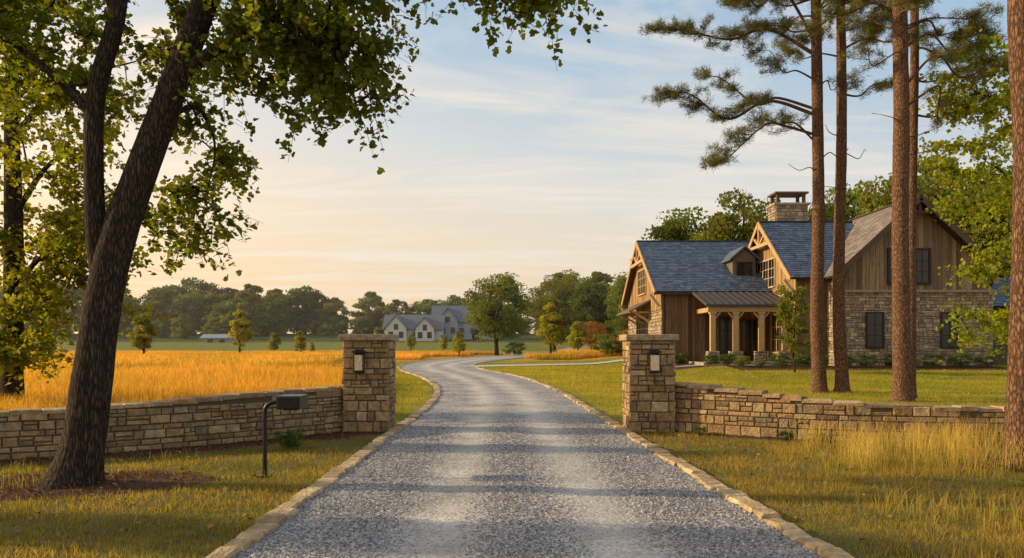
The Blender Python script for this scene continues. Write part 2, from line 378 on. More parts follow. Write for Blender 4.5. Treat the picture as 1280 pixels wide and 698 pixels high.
# ------------------------------------------------------------------ stonework
def stone_panel(V, Fq, Cc, P, W, H, rng, course=(.09, .17), length=(.16, .42), gap=.010, depth=.04, pal=None, bev=.014, topf=None, var=.22):
    z = 0
    quads = [(0, 1, 5, 4), (1, 2, 6, 5), (2, 3, 7, 6), (3, 0, 4, 7), (4, 5, 9, 8), (5, 6, 10, 9), (6, 7, 11, 10), (7, 4, 8, 11), (8, 9, 10, 11)]
    while z < H - 0.02:
        h = rng.uniform(*course)
        if H - z - h < course[0] * .7: h = H - z
        s = 0
        while s < W - 0.01:
            l = rng.uniform(*length)
            if h > course[1] * .7: l *= .85
            if W - s - l < length[0] * .6: l = W - s
            Hl = topf(s + l / 2) if topf else 1e9
            parts = [(z, h, s, l)]
            if h > course[0] * 1.35 and rng.uniform() < 0.38 and l > length[0] * 1.2:
                k = rng.uniform(.35, .65) * h
                if rng.uniform() < .5: parts = [(z, k, s, l), (z + k, h - k, s, l)]
                else:
                    c_ = l * rng.uniform(.4, .6); parts = [(z, k, s, l), (z + k, h - k, s, c_), (z + k, h - k, s + c_, l - c_)]
            for (z0, hh, sa, la) in parts:
                cz = z0 + hh / 2
                if cz > Hl: continue
                s0, s1, z1, z2 = sa + gap / 2, sa + la - gap / 2, z0 + gap / 2, z0 + hh - gap / 2
                dd = depth + rng.uniform(-.45, .5) * depth
                ins = bev * rng.uniform(.7, 1.5); jz = min(hh, .12) * .09
                rect = [(s0 + rng.uniform(0, .008), z1 + rng.uniform(0, jz)), (s1 - rng.uniform(0, .008), z1 + rng.uniform(0, jz)), (s1 - rng.uniform(0, .01), z2 - rng.uniform(0, jz)), (s0 + rng.uniform(0, .01), z2 - rng.uniform(0, jz))]
                (ax, az_), (bx, bz), (cx, cz2), (dx, dz_) = rect
                inr = [(ax + ins, az_ + ins), (bx - ins, bz + ins), (cx - ins, cz2 - ins), (dx + ins, dz_ - ins)]
                base = len(V)
                for q in rect: V.append(P(q[0], q[1], -depth))
                jr = rng.uniform(-.4, .4, (8, 3)) * bev
                for k_, q in enumerate(rect): V.append(P(q[0], q[1], dd - bev * 1.1))
                for k_, q in enumerate(inr): V.append(P(q[0] + jr[4 + k_, 0], q[1] + jr[4 + k_, 1], dd + jr[4 + k_, 2] * 1.3))
                Fq += [[base + t for t in q] for q in quads]
                c = np.array(pal[rng.integers(len(pal))]) * rng.uniform(1 - var, 1 + var)
                Cc += [tuple(c)] * 12
            s += l
        z += h
PAL = [(.34, .22, .105), (.38, .26, .13), (.28, .185, .09), (.42, .30, .16), (.31, .225, .13), (.25, .17, .09), (.36, .22, .10)]
PALH = [(.34, .265, .175), (.28, .225, .165), (.40, .295, .18), (.23, .19, .145), (.34, .25, .15), (.44, .35, .25)]

def pillar(name, cx, cy, hw=.42, H=1.76):
    root = empty(name, (cx, cy, 0))
    V, Fq, Cc = [], [], []; rng = np.random.default_rng(int(abs(cx) * 100))
    d = .028; W = 2 * hw + 2 * d * 0.8
    for ang in range(4):
        c, s = math.cos(ang * math.pi / 2), math.sin(ang * math.pi / 2)
        def P(u, z, nn, c=c, s=s):
            x = u - W / 2; y = -(hw + nn); return (x * c - y * s, x * s + y * c, z)
        stone_panel(V, Fq, Cc, P, W, H, rng, (.09, .21), (.15, .40), pal=PAL, depth=d, gap=.009, bev=.011)
    build('stones', [(V, np.array(Fq), np.array(Cc), 0, False)], [M_stone], root)
    B = Buf(); B.box((0, 0, H / 2), (2 * hw, 2 * hw, H)); B.obj('mortar_core', [M_mortar], root)
    B = Buf(); B.box((0, 0, H + .062), (2 * hw + .17, 2 * hw + .17, .12), (.38, .28, .17)); B.obj('cap_stone', [M_stone], root, .015)
    lan = Buf(); y0 = -hw - .05; z = 1.36; x = .03 if cx > 0 else -.1
    lan.box((x, y0 - .015, z), (.17, .03, .44), m=0)
    lan.box((x, y0 - .11, z + .19), (.23, .19, .03), m=0); lan.box((x, y0 - .11, z + .215), (.15, .12, .03), m=0)
    lan.box((x, y0 - .11, z - .19), (.19, .17, .025), m=0)
    for sx_ in (-.085, .085):
        for sy_ in (-.185, -.04): lan.box((x + sx_, y0 + sy_, z), (.014, .014, .36), m=0)
    lan.box((x, y0 - .1125, z - .02), (.145, .13, .29), m=1)
    lan.obj('wall_lantern', [M_black, M_lampglass], root, .003)
    return root
pillar('stone_gate_pillar', -2.80, 15.75)
pillar('stone_gate_pillar', 2.68, 15.75)

def wall(name, P2, heights, seed):
    root = empty(name)
    pts, hh = smoothpath([(p[0], p[1], 0) for p in P2], heights, 160)
    d = np.r_[0, np.cumsum(np.linalg.norm(np.diff(pts, axis=0), axis=1))]; Lt = d[-1]
    T = np.gradient(pts, axis=0); T /= np.linalg.norm(T, axis=1)[:, None]
    Nn = np.stack([-T[:, 1], T[:, 0]], -1)
    mid = np.array([0, 5]) - pts[len(pts) // 2, :2]
    if Nn[len(pts) // 2] @ mid < 0: Nn = -Nn
    rng = np.random.default_rng(seed); V, Fq, Cc = [], [], []; hw = .17
    def mk(sign):
        def P(s, z, nn):
            x = np.interp(s, d, pts[:, 0]); y = np.interp(s, d, pts[:, 1]); a = np.interp(s, d, Nn[:, 0]); c = np.interp(s, d, Nn[:, 1])
            k = sign * (hw + nn); return (x + a * k, y + c * k, z)
        return P
    top = lambda s: np.interp(s, d, hh)
    for sg in (1, -1):
        stone_panel(V, Fq, Cc, mk(sg), Lt, 0.92, rng, (.085, .20), (.13, .42), pal=PAL, depth=.026, topf=top, gap=.009, bev=.011)
    s = 0; P = mk(1)
    Vc, Fc, Cq = [], [], []
    while s < Lt - .05:
        l = min(rng.uniform(.25, .55), Lt - s); t = .07 * rng.uniform(.85, 1.15); z0 = top(s + l / 2) + .02 + rng.uniform(-.006, .006)
        b0 = len(Vc); e_ = rng.uniform(-.02, .01)
        for zz_, ins in ((z0, 0), (z0 + t - .015, 0), (z0 + t, .015)):
            for (ss, nn) in ((s + .005 + ins, .035 + e_ - ins), (s + l - .005 - ins, .035 + e_ - ins), (s + l - .005 - ins, -2 * hw - .05 + ins), (s + .005 + ins, -2 * hw - .05 + ins)):
                Vc.append(P(ss, zz_ + rng.uniform(-.005, .005), nn + rng.uniform(-.008, .008)))
        for r in (0, 4):
            for k in range(4): Fc.append([b0 + r + k, b0 + r + (k + 1) % 4, b0 + r + 4 + (k + 1) % 4, b0 + r + 4 + k])
        Fc.append([b0 + 8, b0 + 9, b0 + 10, b0 + 11]); Fc.append([b0 + 3, b0 + 2, b0 + 1, b0])
        Cq += [tuple(np.array(PAL[rng.integers(len(PAL))]) * rng.uniform(.95, 1.25))] * 12; s += l
    build('face_stones', [(V, np.array(Fq), np.array(Cc), 0, False)], [M_stone], root)
    build('coping_stones', [(Vc, np.array(Fc), np.array(Cq), 0, False)], [M_stone], root)
    v = []
    for k in range(len(pts)):
        for sg in (1, -1):
            v.append((*(pts[k, :2] + sg * Nn[k] * (hw - .002)), 0)); v.append((*(pts[k, :2] + sg * Nn[k] * (hw - .002)), hh[k] + .02))
    f = []
    for k in range(len(pts) - 1):
        a = k * 4; f += [[a, a + 1, a + 5, a + 4], [a + 2, a + 3, a + 7, a + 6], [a + 1, a + 3, a + 7, a + 5]]
    build('mortar_core', [(v, np.array(f), (.1, .08, .06), 0, False)], [M_mortar], root)
wall('stone_wall', LW, [.80, .78, .74, .70, .66, .62, .60, .6, .6], 3)
wall('stone_wall', RW, [.88, .82, .74, .64, .58, .55, .54, .54, .54], 4)

def curb(name, fx, side, y0, y1, seed):
    rng = np.random.default_rng(seed); V, Fq, Cc = [], [], []; y = y0
    while y < y1:
        l = rng.uniform(.22, .42) if y < 30 else 1.2; w = .20 * rng.uniform(.85, 1.15); t = .075 * rng.uniform(.75, 1.2)
        xa, xb = fx(y), fx(y + l); d = np.array([xb - xa, l]); d /= np.linalg.norm(d); nrm = np.array([d[1], -d[0]]) * side
        c0 = np.array([xa, y]) + nrm * rng.uniform(-.02, .02); c1 = np.array([xb, y + l]) + nrm * rng.uniform(-.02, .02); g_ = .007
        b0 = len(V)
        for zz, ins in ((-.03, 0), (t - .02, 0.0), (t, .02)):
            for (p, k) in ((c0 + d * (g_ + ins), ins), (c1 - d * (g_ + ins), ins), (c1 - d * (g_ + ins), w - ins), (c0 + d * (g_ + ins), w - ins)):
                q = p + nrm * k; V.append((q[0] + rng.uniform(-.01, .01), q[1] + rng.uniform(-.01, .01), zz + rng.uniform(-.008, .008) + float(hgt(q[0], q[1]))))
        for r in (0, 4):
            for k in range(4): Fq.append([b0 + r + k, b0 + r + (k + 1) % 4, b0 + r + 4 + (k + 1) % 4, b0 + r + 4 + k])
        Fq.append([b0 + 8, b0 + 9, b0 + 10, b0 + 11])
        Cc += [tuple(np.array([(.44, .32, .17), (.50, .37, .20), (.38, .27, .145)][rng.integers(3)]) * rng.uniform(.8, 1.2))] * 12
        y += l
    build(name, [(V, np.array(Fq), np.array(Cc), 0, False)], [M_stone])
curb('stone_curb', lambda y: float(xl(y)), 1, 2, 70, 1)
curb('stone_curb', lambda y: float(xr(y)), -1, 2, 56, 2)

# ------------------------------------------------------------------ mailbox
mb = empty('mailbox', (-3.15, 10.2, 0))
path, rad = smoothpath([(0, 0, -.05), (0, 0, .5), (0, 0, .82), (.02, 0, .90), (.09, 0, .95), (.2, 0, .955), (.3, 0, .955)], [.028] * 7, 50)
v_, f_ = tube(path, rad, 16)
build('post', [(v_, f_, (.02, .02, .02), 0, True)], [M_black], mb)
B = Buf(); B.box((.36, -.03, .965), (.29, .42, .165)); B.obj('box', [M_black], mb, .008)
B = Buf(); B.box((.36, -.25, .965), (.26, .02, .14)); B.box((.36, -.265, 1.01), (.06, .015, .015)); B.box((.36, 0, .873), (.18, .3, .02)); B.obj('door', [M_black], mb, .004)
B = Buf(); B.box((0, 0, .012), (.14, .14, .02)); B.obj('base_plate', [M_black], mb, .004)

# ------------------------------------------------------------------ house
house = empty('stone_and_timber_house')
G0 = 0.40
TAN = (.46, .29, .135); BRN = (.17, .10, .06); DK = (.06, .038, .028)
def mapper(axis, o):
    return (lambda a, b, z: (o[0] + a, o[1] + b, z)) if axis == 'x' else (lambda a, b, z: (o[0] + b, o[1] + a, z))
def gable_block(name, axis, o, La, Lb, eave, ridge, over=.55, rake=.5, roofcol=(.07, .10, .15), wallcol=BRN, barge=TAN, z0=G0 - .4, sh=(.3, .26)):
    P = mapper(axis, o); h = Lb / 2
    B = Buf()
    vs = [P(0, -h, z0), P(0, h, z0), P(0, h, eave), P(0, 0, ridge), P(0, -h, eave), P(La, -h, z0), P(La, h, z0), P(La, h, eave), P(La, 0, ridge), P(La, -h, eave)]
    B.add(vs, [(0, 1, 2, 3, 4), (9, 8, 7, 6, 5), (0, 4, 9, 5), (1, 6, 7, 2)], wallcol, 0)
    B.obj(name + '_walls', [M_wood], house)
    rng = np.random.default_rng(len(name) * 7)
    rise = ridge - eave; sl = math.hypot(h, rise); ct, st = h / sl, rise / sl
    V, Fq, Cc = [], [], []; D = Buf()
    for sg in (-1, 1):
        Ls = sl + over
        def Q(u, v, n, sg=sg):
            b = sg * (h + over * ct - v * ct); z = eave - over * st + v * st
            return P(-rake + u, b + sg * n * st, z + n * ct + .1)
        W = La + 2 * rake
        vs = [Q(0, 0, 0), Q(W, 0, 0), Q(W, Ls, 0), Q(0, Ls, 0), Q(0, 0, -.13), Q(W, 0, -.13), Q(W, Ls, -.13), Q(0, Ls, -.13)]
        D.add(vs, [(0, 1, 2, 3), (7, 6, 5, 4), (0, 4, 5, 1), (1, 5, 6, 2), (3, 2, 6, 7), (0, 3, 7, 4)], (.05, .04, .035), 0)
        v = 0
        while v < Ls - .02:
            u = -rng.uniform(0, sh[0]); v1 = min(v + sh[1] * 1.1, Ls)
            while u < W:
                w = rng.uniform(.7, 1.3) * sh[0]; ua, ub = max(u, 0), min(u + w - .012, W)
                if ub > ua + .01:
                    b0 = len(V); k = rng.uniform(.03, .045)
                    V += [Q(ua, v, k), Q(ub, v, k), Q(ub, v1, .012), Q(ua, v1, .012), Q(ua, v, .0), Q(ub, v, .0)]
                    Fq += [[b0, b0 + 1, b0 + 2, b0 + 3], [b0 + 4, b0 + 5, b0 + 1, b0]]
                    Cc += [tuple(np.array(roofcol) * rng.uniform(.65, 1.4) * np.array([rng.uniform(.9, 1.15), 1, 1]))] * 6
                u += w
            v += sh[1]
        for a in (-rake - .03, La + rake + .03):
            p0 = P(a, sg * (h + over * ct), eave - over * st - .02); p1 = P(a, 0.0, ridge - .02)
            D.beam(p0, p1, .07, .30, barge, 1)
    D.beam(P(-rake, 0, ridge + .13), P(La + rake, 0, ridge + .13), .3, .06, (.06, .06, .065), 0)
    D.obj(name + '_roof_deck', [M_timber, M_timber], house)
    build(name + '_roof_shingles', [(V, np.array(Fq), np.array(Cc), 0, False)], [M_roof], house)

def planks(name, P, W, topf, z0, rng, pal, wr=(.16, .26)):
    B = Buf(); u = 0
    while u < W - .01:
        w = min(rng.uniform(*wr), W - u); n = rng.uniform(.03, .06); a, c = u + .008, u + w - .008
        ta, tb = topf(a), topf(c)
        vs = [P(a, z0, .0), P(c, z0, .0), P(c, tb, .0), P(a, ta, .0), P(a, z0, n), P(c, z0, n), P(c, tb, n), P(a, ta, n)]
        B.add(vs, [(4, 5, 6, 7), (0, 4, 7, 3), (5, 1, 2, 6), (0, 1, 5, 4)], tuple(np.array(pal[rng.integers(len(pal))]) * rng.uniform(.65, 1.3)), 0)
        u += w
    return B.obj(name, [M_wood], house)

def window(name, P, u0, u1, z1, z2, cols=2, rows=2, trim=(.04, .028, .022), proud=.10, parent=None, tw=.09):
    B = Buf()
    def bx(a, b, c, d, n0, n1, m, col=trim):
        vs = [P(a, c, n0), P(b, c, n0), P(b, d, n0), P(a, d, n0), P(a, c, n1), P(b, c, n1), P(b, d, n1), P(a, d, n1)]
        B.add(vs, [(4, 5, 6, 7), (0, 4, 7, 3), (5, 1, 2, 6), (0, 1, 5, 4), (7, 6, 2, 3)], col, m)
    bx(u0, u1, z1, z2, 0, proud - .05, 1)
    bx(u0 - tw, u0, z1 - tw, z2 + tw, 0, proud, 0); bx(u1, u1 + tw, z1 - tw, z2 + tw, 0, proud, 0)
    bx(u0, u1, z2, z2 + tw, 0, proud, 0); bx(u0, u1, z1 - tw, z1, 0, proud + .05, 0)
    w = (u1 - u0) / cols
    for k in range(1, cols):
        c = u0 + k * w; bx(c - .05, c + .05, z1, z2, proud - .05, proud - .01, 0)
    for k in range(cols):
        c = u0 + (k + .5) * w; bx(c - .018, c + .018, z1, z2, proud - .05, proud - .03, 0)
    hh = (z2 - z1) / (rows + 1)
    for k in range(1, rows + 1): bx(u0, u1, z1 + k * hh - .018, z1 + k * hh + .018, proud - .05, proud - .027, 0)
    return B.obj(name, [M_timber, M_glass], parent or house)

rng = np.random.default_rng(5)
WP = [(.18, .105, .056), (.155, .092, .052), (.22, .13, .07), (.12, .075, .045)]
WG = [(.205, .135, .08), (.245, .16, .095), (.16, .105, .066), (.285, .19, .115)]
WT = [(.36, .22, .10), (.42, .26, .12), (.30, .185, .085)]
gable_block('left_wing', 'x', (9.5, 57.8), 10.5, 14.2, 5.15, 9.0, wallcol=BRN)
gable_block('cross_wing', 'x', (16.4, 51.6), 5.0, 11.0, 5.7, 9.45, wallcol=TAN)
gable_block('main_block', 'y', (22.6, 45.0), 18.0, 8.8, 5.75, 9.8, roofcol=(.20, .165, .135), wallcol=BRN, barge=(.10, .062, .042), rake=.8)
gable_block('right_annex', 'x', (27.0, 52.5), 5.5, 8, 4.2, 7.2, wallcol=(.12, .085, .06), barge=DK)
def PL(x, y0, L): return lambda u, z, n: (x - n, y0 + L - u, z)
def PF(x0, y): return lambda u, z, n: (x0 + u, y - n, z)
tri = lambda W, e, r: (lambda u: e + (r - e) * (1 - abs(u - W / 2) / (W / 2)) - .12)
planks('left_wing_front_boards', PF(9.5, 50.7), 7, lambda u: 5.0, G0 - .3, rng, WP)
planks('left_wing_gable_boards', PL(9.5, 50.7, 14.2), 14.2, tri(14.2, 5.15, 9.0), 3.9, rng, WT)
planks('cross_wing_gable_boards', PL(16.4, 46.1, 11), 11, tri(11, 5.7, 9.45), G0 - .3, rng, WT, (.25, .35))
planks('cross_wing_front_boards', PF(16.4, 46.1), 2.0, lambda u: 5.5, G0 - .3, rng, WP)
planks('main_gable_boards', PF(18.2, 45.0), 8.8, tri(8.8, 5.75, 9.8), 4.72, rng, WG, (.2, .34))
V, Fq, Cc = [], [], []
stone_panel(V, Fq, Cc, PF(18.15, 45.0), 8.9, 4.5, rng, (.11, .28), (.18, .5), gap=.018, depth=.045, pal=PALH, bev=.015)
build('main_front_stone', [([(a, b_, c + .1) for a, b_, c in V], np.array(Fq), np.array(Cc), 0, False)], [M_hstone], house)
V, Fq, Cc = [], [], []
stone_panel(V, Fq, Cc, PL(18.2, 45.0, 1.2), 1.2, 5.2, rng, (.12, .28), (.2, .45), gap=.018, depth=.045, pal=PALH, bev=.015)
stone_panel(V, Fq, Cc, PL(9.5, 50.7, 14.2), 14.2, 3.85, rng, (.14, .30), (.3, .7), gap=.025, depth=.05, pal=PALH, bev=.02)
build('side_stone', [(V, np.array(Fq), np.array(Cc), 0, False)], [M_hstone], house)
B = Buf(); B.box((22.6, 44.93, 4.66), (9.1, .26, .14), (.3, .23, .16)); B.obj('stone_ledge', [M_timber], house)
Pm = PF(18.2, 45.0)
window('upper_front_window', Pm, 3.0, 5.2, 5.15, 6.95, 3, 2, proud=.13, tw=.12)
window('lower_front_window', Pm, 1.75, 2.6, 1.55, 3.4, 1, 2, proud=.15)
window('lower_front_window', Pm, 5.95, 6.8, 1.55, 3.4, 1, 2, proud=.15)
Pb = PL(16.4, 46.1, 11)
window('gable_window', Pb, 4.0, 7.4, 5.3, 7.0, 3, 2, trim=(.5, .37, .22), proud=.13)
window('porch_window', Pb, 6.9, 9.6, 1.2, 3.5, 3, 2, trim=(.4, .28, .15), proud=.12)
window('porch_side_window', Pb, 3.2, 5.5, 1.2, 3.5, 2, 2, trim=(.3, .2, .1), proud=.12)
Pa = PL(9.5, 50.7, 14.2)
window('wing_gable_window', Pa, 5.4, 8.6, 5.3, 7.0, 3, 2, trim=(.45, .33, .2), proud=.13)
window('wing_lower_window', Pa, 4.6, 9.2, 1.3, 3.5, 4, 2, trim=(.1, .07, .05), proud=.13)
Pw = PF(9.5, 50.7)
window('front_window', Pw, 3.7, 4.5, 1.0, 3.3, 1, 2, proud=.12)
window('front_door', Pw, 5.1, 6.3, .6, 3.2, 2, 3, trim=(.08, .04, .025), proud=.12)
def truss(name, x, yc, half, eave, ridge, col=(.50, .33, .17)):
    B = Buf(); k = .42; zc = ridge - (ridge - eave) * k; w = half * k
    B.box((x, yc, zc + .1), (.18, 2 * w, .2), col); B.box((x, yc, (zc + ridge) / 2 + .1), (.17, .2, ridge - zc - .25), col)
    for s in (-1, 1):
        B.beam((x, yc, zc + .1), (x, yc + s * w * .5, zc + (ridge - zc) * .5), .14, .14, col)
        B.beam((x + .25, yc + s * (half + .2), eave - 1.1), (x - .35, yc + s * (half + .2), eave - .3), .14, .16, col)
    B.obj(name, [M_timber], house)
truss('cross_wing_truss', 15.95, 51.6, 5.5, 5.7, 9.45)
truss('left_wing_truss', 9.05, 57.8, 7.1, 5.15, 9.0)
B = Buf()
for sx_ in (-1, 1):
    B.beam((22.6 + sx_ * 4.2, 44.9, 4.9), (22.6 + sx_ * 4.2, 44.3, 5.7), .16, .16, DK)
B.box((22.6, 44.35, 9.0), (2.0, .14, .18), DK); B.box((22.6, 44.35, 9.35), (.18, .12, .6), DK)
B.obj('main_gable_brackets', [M_timber], house)
B = Buf()
B.add([(8.0, 54.5, 3.95), (8.0, 61.2, 3.95), (9.5, 61.2, 4.75), (9.5, 54.5, 4.75), (8.0, 54.5, 3.83), (8.0, 61.2, 3.83), (9.5, 61.2, 4.63), (9.5, 54.5, 4.63)], [(0, 1, 2, 3), (7, 6, 5, 4), (0, 4, 5, 1), (0, 3, 7, 4), (1, 5, 6, 2)], (.13, .09, .07))
for y_ in (54.9, 57.8, 60.8): B.beam((9.45, y_, 3.2), (8.3, y_, 3.9), .13, .13, TAN); B.beam((9.45, y_, 3.86), (8.1, y_, 3.86), .12, .12, TAN)
B.obj('window_awning', [M_timber], house)
B = Buf(); PX0, PX1, PY0, PY1 = 11.3, 16.33, 46.6, 50.62
RC = (.075, .062, .06)
B.add([(PX0, PY0 - .1, 4.0), (PX1, PY0 - .1, 4.0), (PX1, PY1, 5.05), (PX0, PY1, 5.05), (PX0, PY0 - .1, 3.88), (PX1, PY0 - .1, 3.88), (PX1, PY1, 4.93), (PX0, PY1, 4.93)], [(0, 1, 2, 3), (7, 6, 5, 4), (0, 4, 5, 1), (0, 3, 7, 4), (1, 5, 6, 2)], RC)
x_ = PX0 + .05
while x_ < PX1:
    B.beam((x_, PY0 - .1, 4.03), (x_, PY1, 5.08), .04, .06, (.06, .05, .048)); x_ += .42
B.obj('porch_roof', [M_timber], house)
B = Buf()
B.box(((PX0 + PX1) / 2, PY0 + .25, 3.72), (PX1 - PX0 - .3, .24, .30), TAN); B.box((PX0 + .45, (PY0 + PY1) / 2 + .1, 3.72), (.22, PY1 - PY0 - .5, .28), TAN)
for cx in (11.75, 13.1, 14.6, 16.0):
    B.box((cx, PY0 + .25, 2.4), (.30, .30, 2.32), TAN); B.box((cx, PY0 + .25, 3.5), (.42, .40, .12), TAN)
    for s in (-1, 1):
        if 11.8 < cx + s * .6 < 16.2: B.beam((cx + s * .1, PY0 + .25, 3.15), (cx + s * .45, PY0 + .25, 3.55), .1, .1, TAN)
B.obj('porch_posts', [M_timber], house, .015)
for cx in (11.75, 13.1, 14.6, 16.0):
    V, Fq, Cc = [], [], []; hw = .3
    for ang in range(4):
        c, s = math.cos(ang * math.pi / 2), math.sin(ang * math.pi / 2)
        def P(u_, z, nn, c=c, s=s, cx=cx):
            x = u_ - .34; y = -(hw + nn); return (cx + x * c - y * s, PY0 + .25 + x * s + y * c, z + G0 - .1)
        stone_panel(V, Fq, Cc, P, .68, .98, rng, (.12, .22), (.2, .4), pal=PALH, depth=.04, gap=.02)
    build('porch_post_base', [(V, np.array(Fq), np.array(Cc), 0, False)], [M_hstone], house)
B = Buf(); B.box(((PX0 + PX1) / 2, (PY0 + PY1) / 2, .45), (PX1 - PX0 + .3, PY1 - PY0 + .1, .3), (.32, .27, .21)); B.box((13.8, PY0 - .35, .42), (2.2, .5, .14), (.34, .29, .23)); B.obj('porch_floor', [M_hstone], house, .02)
gB = Buf(); gB.box((15.2, 53.7, 6.6), (1.5, 2.6, 1.5), (.15, .125, .10)); gB.obj('dormer_walls', [M_wood], house)
B = Buf()
for s in (-1, 1):
    B.add([(15.2 + s * 1.0, 52.1, 7.15), (15.2, 52.1, 8.0), (15.2, 56.3, 8.0), (15.2 + s * 1.0, 54.8, 7.15), (15.2 + s * 1.0, 52.1, 7.25), (15.2, 52.1, 8.12), (15.2, 56.3, 8.12), (15.2 + s * 1.0, 54.8, 7.25)], [(0, 1, 2, 3), (4, 5, 6, 7), (0, 1, 5, 4), (0, 3, 7, 4)], (.075, .10, .13))
B.add([(14.45, 52.38, 7.3), (15.95, 52.38, 7.3), (15.2, 52.38, 7.95)], [(0, 1, 2)], (.14, .11, .08))
B.obj('dormer_roof', [M_roof], house)
window('dormer_window', PF(14.6, 52.4), .15, 1.05, 6.15, 7.0, 2, 1, proud=.08, tw=.07)
V, Fq, Cc = [], [], []
for (ox, oy, W_, ang) in ((18.2, 55.2, 2.2, 0), (18.2, 56.8, 1.6, 1), (20.4, 55.2, 1.6, 2)):
    if ang == 0: P = PF(18.2, 55.2)
    elif ang == 1: P = PL(18.2, 55.2, 1.6)
    else: P = lambda u_, z, n: (20.4 + n, 55.2 + u_, z)
    stone_panel(V, Fq, Cc, (lambda u_, z, n, P=P: P(u_, z + 7, n)), W_, 4.3, rng, (.16, .3), (.25, .6), gap=.025, depth=.05, pal=PALH, bev=.02)
build('chimney_stone', [(V, np.array(Fq), np.array(Cc), 0, False)], [M_hstone], house)
B = Buf(); B.box((19.3, 56.0, 9.1), (2.2, 1.6, 4.4), (.2, .17, .14)); B.box((19.3, 56, 11.36), (2.5, 1.9, .14), (.35, .3, .25))
for a, c in ((-.9, -.6), (.9, -.6), (-.9, .6), (.9, .6)): B.box((19.3 + a, 56 + c, 11.75), (.2, .2, .7), (.12, .08, .06))
B.box((19.3, 56, 12.14), (2.3, 1.8, .12), (.14, .09, .06)); B.obj('chimney_cap', [M_timber], house)
B = Buf(); B.box((13, 50.2, 4.86), (8.2, .14, .12), DK); B.beam((9.6, 50.6, .4), (9.6, 50.6, 4.8), .09, .09, DK); B.obj('gutter', [M_timber], house)

# ------------------------------------------------------------------ distant farmhouses
def far_house(name, x, y, vols, wallc, roofc):
    root = empty(name, (x, y, float(hgt(x, y)) - .2))
    B = Buf()
    for (ax, ox, oy, La, Lb, e, r) in vols:
        P = mapper(ax, (ox, oy)); h = Lb / 2
        vs = [P(0, -h, 0), P(0, h, 0), P(0, h, e), P(0, 0, r), P(0, -h, e), P(La, -h, 0), P(La, h, 0), P(La, h, e), P(La, 0, r), P(La, -h, e)]
        B.add(vs, [(0, 1, 2, 3, 4), (9, 8, 7, 6, 5), (0, 4, 9, 5), (1, 6, 7, 2)], wallc, 0)
        for sg in (-1, 1):
            k = .5; sl = (r - e) / h
            A = [P(-k, sg * (h + k), e - k * sl + .1), P(La + k, sg * (h + k), e - k * sl + .1), P(La + k, 0, r + .1), P(-k, 0, r + .1)]
            A2 = [(p[0], p[1], p[2] + .2) for p in A]
            B.add(A + A2, [(3, 2, 1, 0), (4, 5, 6, 7), (0, 1, 5, 4), (1, 2, 6, 5), (3, 0, 4, 7)], roofc, 1)
        if ax == 'y':
            for dx in (-h * .5, h * .5): B.box((ox + dx, oy - .03, e * .5), (1.1, .1, 1.5), (.03, .035, .04), 2)
            B.box((ox, oy - .03, e + .2), (1.0, .1, 1.4), (.03, .035, .04), 2)
        else:
            for q in np.arange(1.8, La - 1, 2.8): B.box((ox + q, oy - h - .03, e * .5), (1.2, .1, 1.5), (.03, .035, .04), 2)
    B.obj('walls_roof_windows', [M_timber, M_roof, M_glass], root)
far_house('distant_farmhouse', -31, 193, [('x', 0, 5, 14, 7, 3.2, 6.4), ('y', 3, 0, 6, 5, 3.4, 6.2), ('y', 10, -.5, 7, 4.5, 3.2, 5.8)], (.62, .62, .58), (.14, .15, .17))
far_house('distant_farmhouse', -20, 200, [('x', 0, 5, 12, 8, 4.8, 8.6), ('y', 4, 0, 6, 5, 5.0, 8.0), ('x', 10, 4, 7, 6, 3, 5.4)], (.33, .37, .43), (.12, .14, .18))
far_house('barn', 11, 190, [('x', 0, 3, 7, 6, 3.5, 5.8)], (.3, .33, .36), (.13, .14, .16))
far_house('metal_shed', -72, 185, [('x', 0, 3, 7, 4, 1.2, 1.9)], (.3, .33, .35), (.25, .27, .29))

